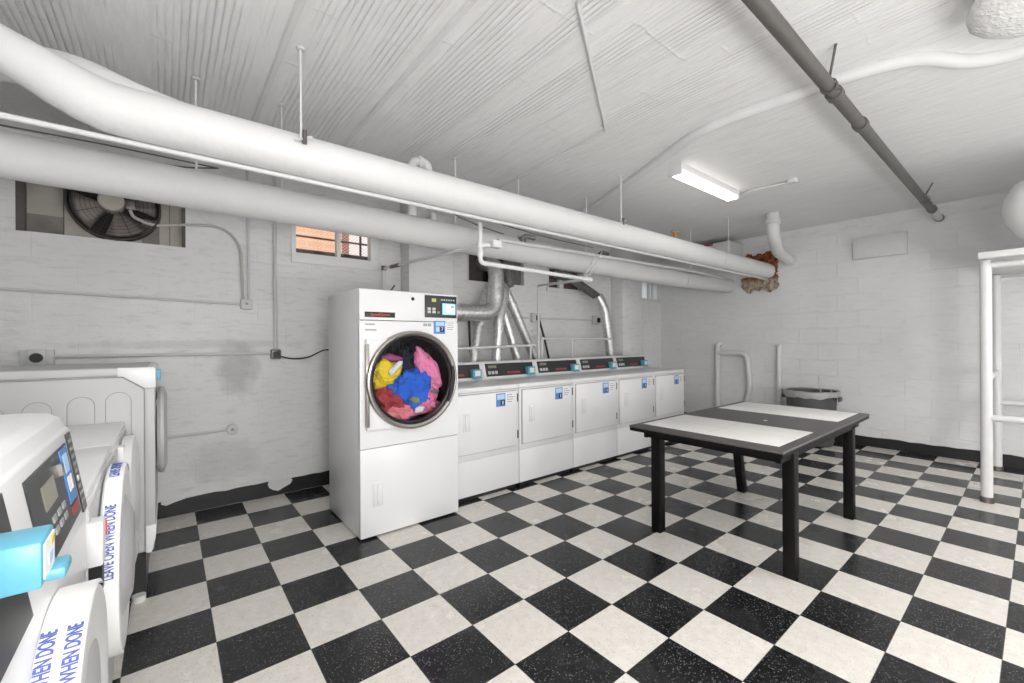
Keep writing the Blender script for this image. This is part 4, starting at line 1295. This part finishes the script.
# flat-topped washers between the console washer and the largest one
def front_washer(y0, y1, label):
    w = thing('washing_machine', label, 'washer', (-.7, (y0 + y1) / 2, 0), 'front loading washers along the left wall')
    xb = -1.06
    MB().box((xb + .03, y0 + .02, 0), (XFR - .05, y1 - .02, .06)).build('base_plinth', M_black, w)
    MB().box((xb, y0 + .003, .05), (XFR, y1 - .003, .885), .008).build('cabinet', M_white, w)
    MB().box((xb, y0 + .001, .885), (XFR - .002, y1 - .001, .908), .007, 3).build('top', M_white, w)
    cyy = (y0 + y1) / 2 - .0
    MB().box((XFR - .002, y0 + .012, .74), (XFR + .004, y1 - .012, .868), .003).build('control_strip', M_grey, w)
    return w, cyy


w2, cyy = front_washer(-.715, -.038, 'flat topped white washer between the console washer and the far plain washer')
d2 = round_door(w2, -.335, .60, .285, XFR)
lt = MB().box((XFR - .005, -.712, .715), (XFR + .030, -.655, .83), .006).build('door_latch', M_white, w2)
MB().box((XFR + .024, -.657, .775), (XFR + .033, -.650, .815), .002).build('red_tab', M_red, lt)
sl = MB()
for i in range(4):
    sl.box((XFR - .004, -.69 + i * .012, .64), (XFR + .026, -.684 + i * .012, .706))
sl.build('latch_slots', M_black, w2)
w3, cyy = front_washer(-.034, .585, 'flat topped white washer next to the largest grey sided washer')
MB().lathe([(.265, .004), (.28, .010), (.285, .045), (.24, .055), (.15, .060), (0, .060)], (XFR, .275, .60), 'x', 56).build('door', M_white, w3)
MB().box((XFR, .10, .79), (XFR + .022, .16, .87), .004).build('door_latch', M_white, w3)

# nearest washer with raised sloped console
cw = thing('washing_machine', 'nearest washer with raised sloping console and sky blue card reader', 'washer', (-.7, -1.15, 0), 'front loading washers along the left wall')
ya, yb = -1.62, -.722
MB().box((-1.03, ya + .02, 0), (XFR - .05, yb - .02, .06)).build('base_plinth', M_black, cw)
MB().box((-1.06, ya, .05), (XFR, yb, .872), .008).build('cabinet', M_white, cw)
MB().prism([(-1.06, .868), (XFR + .002, .868), (XFR + .002, .876), (-.350, 1.082), (-.356, 1.086), (-.366, 1.110), (-.385, 1.122), (-.42, 1.126), (-1.06, 1.126)], 'xz', ya, yb, .004).build('console', M_white, cw)
MB().box((-1.0, ya + .06, 1.124), (-.46, yb - .06, 1.129), .002).build('top', M_white, cw)


def CP(y, t, off):       # on the slope of the console: t 0 (bottom) .. 1 (top)
    x0, z0, x1, z1 = XFR + .002, .878, -.350, 1.080
    L = math.hypot(x1 - x0, z1 - z0)
    nx, nz = (z1 - z0) / L, -(x1 - x0) / L
    return Vector((x0 + (x1 - x0) * t + nx * off, y, z0 + (z1 - z0) * t + nz * off))


def cslab(ylo, yhi, ta, tb, o0, o1):
    mb = MB()
    v = [mb.bm.verts.new(CP(y, t, o)) for o in (o0, o1) for y, t in ((ylo, ta), (yhi, ta), (yhi, tb), (ylo, tb))]
    fs = [mb.bm.faces.new([v[i] for i in q_]) for q_ in ((0, 1, 2, 3), (4, 5, 6, 7), (0, 1, 5, 4), (1, 2, 6, 5), (2, 3, 7, 6), (3, 0, 4, 7))]
    bmesh.ops.recalc_face_normals(mb.bm, faces=fs)
    return mb


ip = cslab(-.790, -.738, .03, .97, 0, .003).build('instruction_panel', M_panel, cw)
lines = []
for i in range(9):
    lines.append(cslab(-.783, -.752 + .006 * (i % 2), .86 - i * .09, .895 - i * .09, .003, .0038))
big = MB()
for l in lines:
    off_ = {}
    for v in l.bm.verts:
        off_[v] = big.bm.verts.new(v.co)
    for f in l.bm.faces:
        big.bm.faces.new([off_[v] for v in f.verts])
    l.bm.free()
big.build('panel_print', M_print, ip)
cslab(-.778, -.768, .40, .46, .003, .0045).build('panel_symbol', M_paper, ip)
cp = cslab(-1.18, -.815, .10, .90, 0, .003).build('control_panel', M_panel, cw)
cslab(-.905, -.835, .30, .88, .003, .005).build('blue_label', M_blue, cp)
cslab(-.892, -.848, .62, .82, .005, .006).build('label_print', M_lblue, cp)
cslab(-.892, -.870, .42, .58, .005, .006).build('label_print', M_paper, cp)
cslab(-.862, -.848, .42, .58, .005, .006).build('label_print', M_paper, cp)
cslab(-.905, -.835, .18, .27, .003, .005).build('red_legend', M_dred, cp)
cslab(-1.10, -1.0, .52, .74, .003, .005).build('display', M_lcd, cp)
cslab(-.945, -.925, .66, .78, .003, .010).build('key_lock', M_steel, cp)
for i in range(3):
    for j in range(2):
        cslab(-1.07 + i * .045, -1.045 + i * .045, .25 + j * .11, .31 + j * .11, .003, .005).build('key', M_print, cp)
cslab(-1.60, -1.29, .03, .97, 0, .003).build('coin_panel', M_panel, cw)
# card reader mounted on the console
cr = MB().box((XFR - .005, -1.495, 1.000), (XFR + .045, -1.425, 1.056), .004).build('card_reader', M_cyan, cw)
rl = MB().box((XFR + .0445, -1.487, 1.008), (XFR + .0465, -1.433, 1.050)).build('reader_label', M_paper, cr)
MB().box((XFR + .046, -1.455, 1.038), (XFR + .0475, -1.438, 1.047)).build('label_patch', fab('ochre_print', (.6, .42, .1)), rl)
MB().box((XFR + .046, -1.470, 1.018), (XFR + .0475, -1.45, 1.032)).build('label_print', M_lblue, rl)
MB().box((XFR + .02, -1.46, .993), (XFR + .060, -1.415, 1.008), .004).build('card_slot', M_cyan, cr)
round_door(cw, -1.15, .585, .25, XFR - .012, th=.05, two=True, bulge=.004)

# largest washer with its grey side panel, on a black plinth
Yd, Yd1, XD = .60, 1.31, -.205
bw_ = thing('washing_machine', 'largest washer with grey embossed side and white corner cap, by the back wall', 'washer', (-.6, .95, 0), 'front loading washers along the left wall')
MB().box((-1.02, Yd + .03, 0), (XD - .043, Yd1 - .03, .225)).build('base_plinth', M_black, bw_)
MB().tube([(XD - .07, Yd + .005, 0), (XD - .07, Yd + .005, .03)], .028, 14).build('levelling_foot', M_paint, bw_)
MB().box((-1.05, Yd + .004, .235), (XD - .010, Yd1, 1.150), .010).build('cabinet', M_grey, bw_)
MB().box((-1.06, Yd - .004, 1.128), (XD - .03, Yd1 + .002, 1.170), .008, 3).build('top', M_grey, bw_)
sp_ = MB().prism([(-1.04, .25), (XD - .046, .25), (XD - .046, 1.06), (XD - .125, 1.122), (-1.04, 1.122)], 'xz', Yd - .004, Yd + .01, .003).build('side_panel', M_grey, bw_)
for i, xc in enumerate((-.345, -.475, -.615, -.755)):
    pts = []
    hw = .046
    top = 1.05 - .012 * i
    for k in range(17):
        a_ = pi - pi * k / 16
        pts.append((xc + hw * cos(a_), Yd - .004, top - hw + hw * sin(a_)))
    pts = [(xc - hw, Yd - .004, .45)] + pts + [(xc + hw, Yd - .004, .45)]
    for k in range(1, 16):
        a_ = -pi * k / 16
        pts.append((xc + hw * cos(a_), Yd - .004, .45 + hw * sin(a_)))
    pts.append(pts[0])
    MB().tube(pts, .0016, 6, cap=False).build('embossed_oval', M_line, sp_)
MB().tube([(-1.04, Yd - .005, 1.124), (XD - .125, Yd - .005, 1.124), (XD - .044, Yd - .005, 1.061), (XD - .044, Yd - .005, .25)], .0016, 6).build('panel_seam', M_line, sp_)
MB().prism([(XD - .145, 1.126), (XD - .125, 1.126), (XD - .044, 1.064), (XD, 1.064), (XD, 1.160), (XD - .008, 1.168), (XD - .145, 1.170)], 'xz', Yd - .010, Yd1 + .002, .004).build('corner_cap', M_white, bw_)
MB().prism([(XD - .042, .235), (XD - .020, .232), (XD - .004, .30), (XD, .37), (XD - .042, .37)], 'xz', Yd - .008, Yd1 + .002, .003).build('foot_cap', M_white, bw_)
MB().box((XD - .05, Yd + .0, .36), (XD - .004, Yd1, 1.068), .006).build('front_panel', M_grey, bw_)
dd = MB().lathe([(.20, .002), (.235, .006), (.245, .02), (.24, .034), (.20, .048), (.12, .044)], (XD - .004, .93, .80), 'x', 56).build('door', M_grey, bw_)
MB().box((XD - .004, .78, .62), (XD + .020, .86, .98), .006).build('hinge_cover', M_white, dd)
for z in (.76, .88):
    MB().box((XD + .012, .755, z), (XD + .022, .785, z + .018), .002).build('hinge_bolt', M_black, dd)
MB().box((XD - .004, .72, 1.095), (XD + .018, .80, 1.150), .004).build('card_reader', M_cyan, bw_)

# ------------------------------------------------------------------ table
tb = thing('folding_table', 'black square-legged folding table with two white inlaid strips', 'table', (3.06, -.98, 0))
tz = .735
xa, xb, ya, yb = 2.19, 3.88, -1.44, -.54
top = MB().box((xa, ya, tz - .014), (xb, yb, tz), .004).build('tabletop', M_ttop, tb)
MB().box((xa + .004, ya + .004, tz - .034), (xb - .004, yb - .004, tz - .013)).build('edge_band', M_tblack, top)
MB().box((2.295, -1.385, tz - .004), (2.825, -.575, tz + .0012), .0008).build('white_inlay', M_inlay, top)
MB().box((3.33, -1.38, tz - .004), (3.845, -.585, tz + .0012), .0008).build('white_inlay', M_inlay, top)
cl = MB()
for (x0_, x1_) in ((2.295, 2.825), (3.33, 3.845)):
    cl.box((x0_, -.982, tz + .0008), (x1_, -.980, tz + .0014))
    cl.box(((x0_ + x1_) / 2 - .001, -1.385, tz + .0008), ((x0_ + x1_) / 2 + .001, -.585, tz + .0014))
cl.build('inlay_seams', M_bag, top)
ap = MB()
ap.box((xa + .10, ya + .045, tz - .085), (xb - .10, ya + .07, tz - .03)).box((xa + .10, yb - .07, tz - .085), (xb - .10, yb - .045, tz - .03))
ap.box((xb - .14, ya + .05, tz - .085), (xb - .115, yb - .05, tz - .03)).box((xa + .115, ya + .05, tz - .085), (xa + .14, yb - .05, tz - .03))
ap.build('apron', M_tblack, tb)
MB().box((2.438, -1.408, 0), (2.505, -1.348, tz - .04), .004).build('leg', M_tblack, tb)
MB().box((2.388, -.64, 0), (2.452, -.572, tz - .04), .004).build('leg', M_tblack, tb)
MB().box((3.625, -1.395, 0), (3.69, -1.335, tz - .04), .004).build('leg', M_tblack, tb)
lg = MB().box((3.60, -.67, 0), (3.665, -.61, tz - .04), .004)
for v in lg.bm.verts:
    v.co.x -= (v.co.z / .7) * .0
    v.co.y += (v.co.z / .7) * .075
lg.build('leg', M_tblack, tb)
MB().tube([(3.626, -1.394, .09), (3.689, -1.394, .09)], .001, 4).build('leg_scuff', M_line, tb)
MB().lathe([(0, .002), (.012, .002), (.014, 0)], (3.02, -1.05, tz), 'z', 14).build('centre_bolt', M_paint_d, top)

# ------------------------------------------------------------------ trash can
tc_ = thing('trash_can', 'round grey trash can with bag liner behind table by right wall', 'trash can', (6.02, -.45, 0))
c0 = (6.02, -.45, 0)
MB().lathe([(0, .01), (.215, .01), (.225, .03), (.262, .60), (.280, .605), (.284, .635), (.278, .655), (.262, .655), (.255, .60), (.215, .05), (0, .04)], c0, 'z', 48).build('can_body', M_bin, tc_)
bg = MB().lathe([(.245, .50), (.266, .66), (.288, .668), (.293, .645), (.287, .585)], c0, 'z', 64)
for v in bg.bm.verts:
    p = v.co
    v.co = p + Vector((noise.noise(p * 14) * .010, noise.noise(p * 14 + Vector((5, 0, 0))) * .010, noise.noise(p * 11 + Vector((0, 9, 0))) * (.035 if p.z < .63 else .010)))
bg.build('bag_liner', M_bag, tc_, sharp=180)
MB().lathe([(0, .55), (.12, .57), (.20, .55), (.25, .52)], c0, 'z', 32).build('bag_inside', M_black, tc_)
for s in (1, -1):
    MB().box((6.02 - .06, -.45 + s * .285, .55), (6.02 + .06, -.45 + s * .305, .60), .006).build('handle', M_bin, tc_)

# ------------------------------------------------------------------ pipes standing against right wall
wp = thing('wall_pipe', 'white pipe on right wall with a branch looping back down', 'pipe', (XR, .85, 0))
MB().tube([(XR + .01, .82, 1.225), (XR - .06, .85, 1.225), (XR - .06, .85, 0)], .034, 16, fillet=.05).build('upright', M_paint, wp)
MB().tube([(XR - .06, .85, 1.09), (XR - .06, .43, 1.09), (XR - .06, .385, .62), (XR - .02, .46, .35), (XR - .02, .46, 0)], .036, 16, fillet=.10).build('branch', M_paint, wp)
wp = thing('wall_pipe', 'plain white upright pipe on right wall beside the trash can', 'pipe', (XR, .02, 0))
MB().tube([(XR + .02, .02, 1.16), (XR - .045, .02, 1.20), (XR - .045, .02, 0)], .030, 16, fillet=.04).build('upright', M_paint, wp)
MB().tube([(XR - .045, .02, .84), (XR - .045, .02, .87)], .034, 16).build('coupling', M_paint, wp)
MB().tube([(XR - .045, .02, .62), (XR - .045, -.14, .61)], .018, 12).build('side_arm', M_paint, wp)

# ------------------------------------------------------------------ tall pipe stand with tank
st = thing('pipe_stand', 'tall white tubular steel stand at the right edge', 'stand', (5.5, -2.3, 0))
ys, yn = -1.965, -2.85
for x in (4.85, 6.12):
    for y in (ys, yn):
        lg = MB().tube([(x, y, .02), (x, y, 1.90)], .034, 20).build('leg', M_paint, st)
        MB().tube([(x, y, 0), (x, y, .045)], .041, 20).build('foot', M_dsteel, lg)
    MB().tube([(x, ys, .665), (x, yn, .665)], .026, 16).build('end_rail', M_paint, st)
    MB().tube([(x, ys, 1.86), (x, yn, 1.86)], .024, 16).build('end_rail', M_paint, st)
for y in (ys, yn):
    MB().tube([(4.85, y, .96), (6.12, y, .96)], .024, 16).build('side_rail', M_paint, st)
MB().box((4.75, -2.95, 1.905), (6.22, -1.93, 1.955), .005).build('shelf_board', M_paint, st)
tk = thing('expansion_tank', 'smooth white rounded tank standing on the tall pipe stand', 'tank', (5.19, -2.32, 1.955))
MB().lathe([(0, 0), (.10, 0), (.10, .02), (.13, .05), (.20, .14), (.265, .26), (.285, .36), (.275, .46), (.22, .56), (.12, .62), (0, .635)], (5.19, -2.32, 1.955), 'z', 48).build('tank_shell', M_tank, tk, sharp=60)
MB().lathe([(.102, 0), (.115, 0), (.115, .015), (.102, .015)], (5.19, -2.32, 1.955), 'z', 32, closed=True).build('base_ring', M_dsteel, tk)
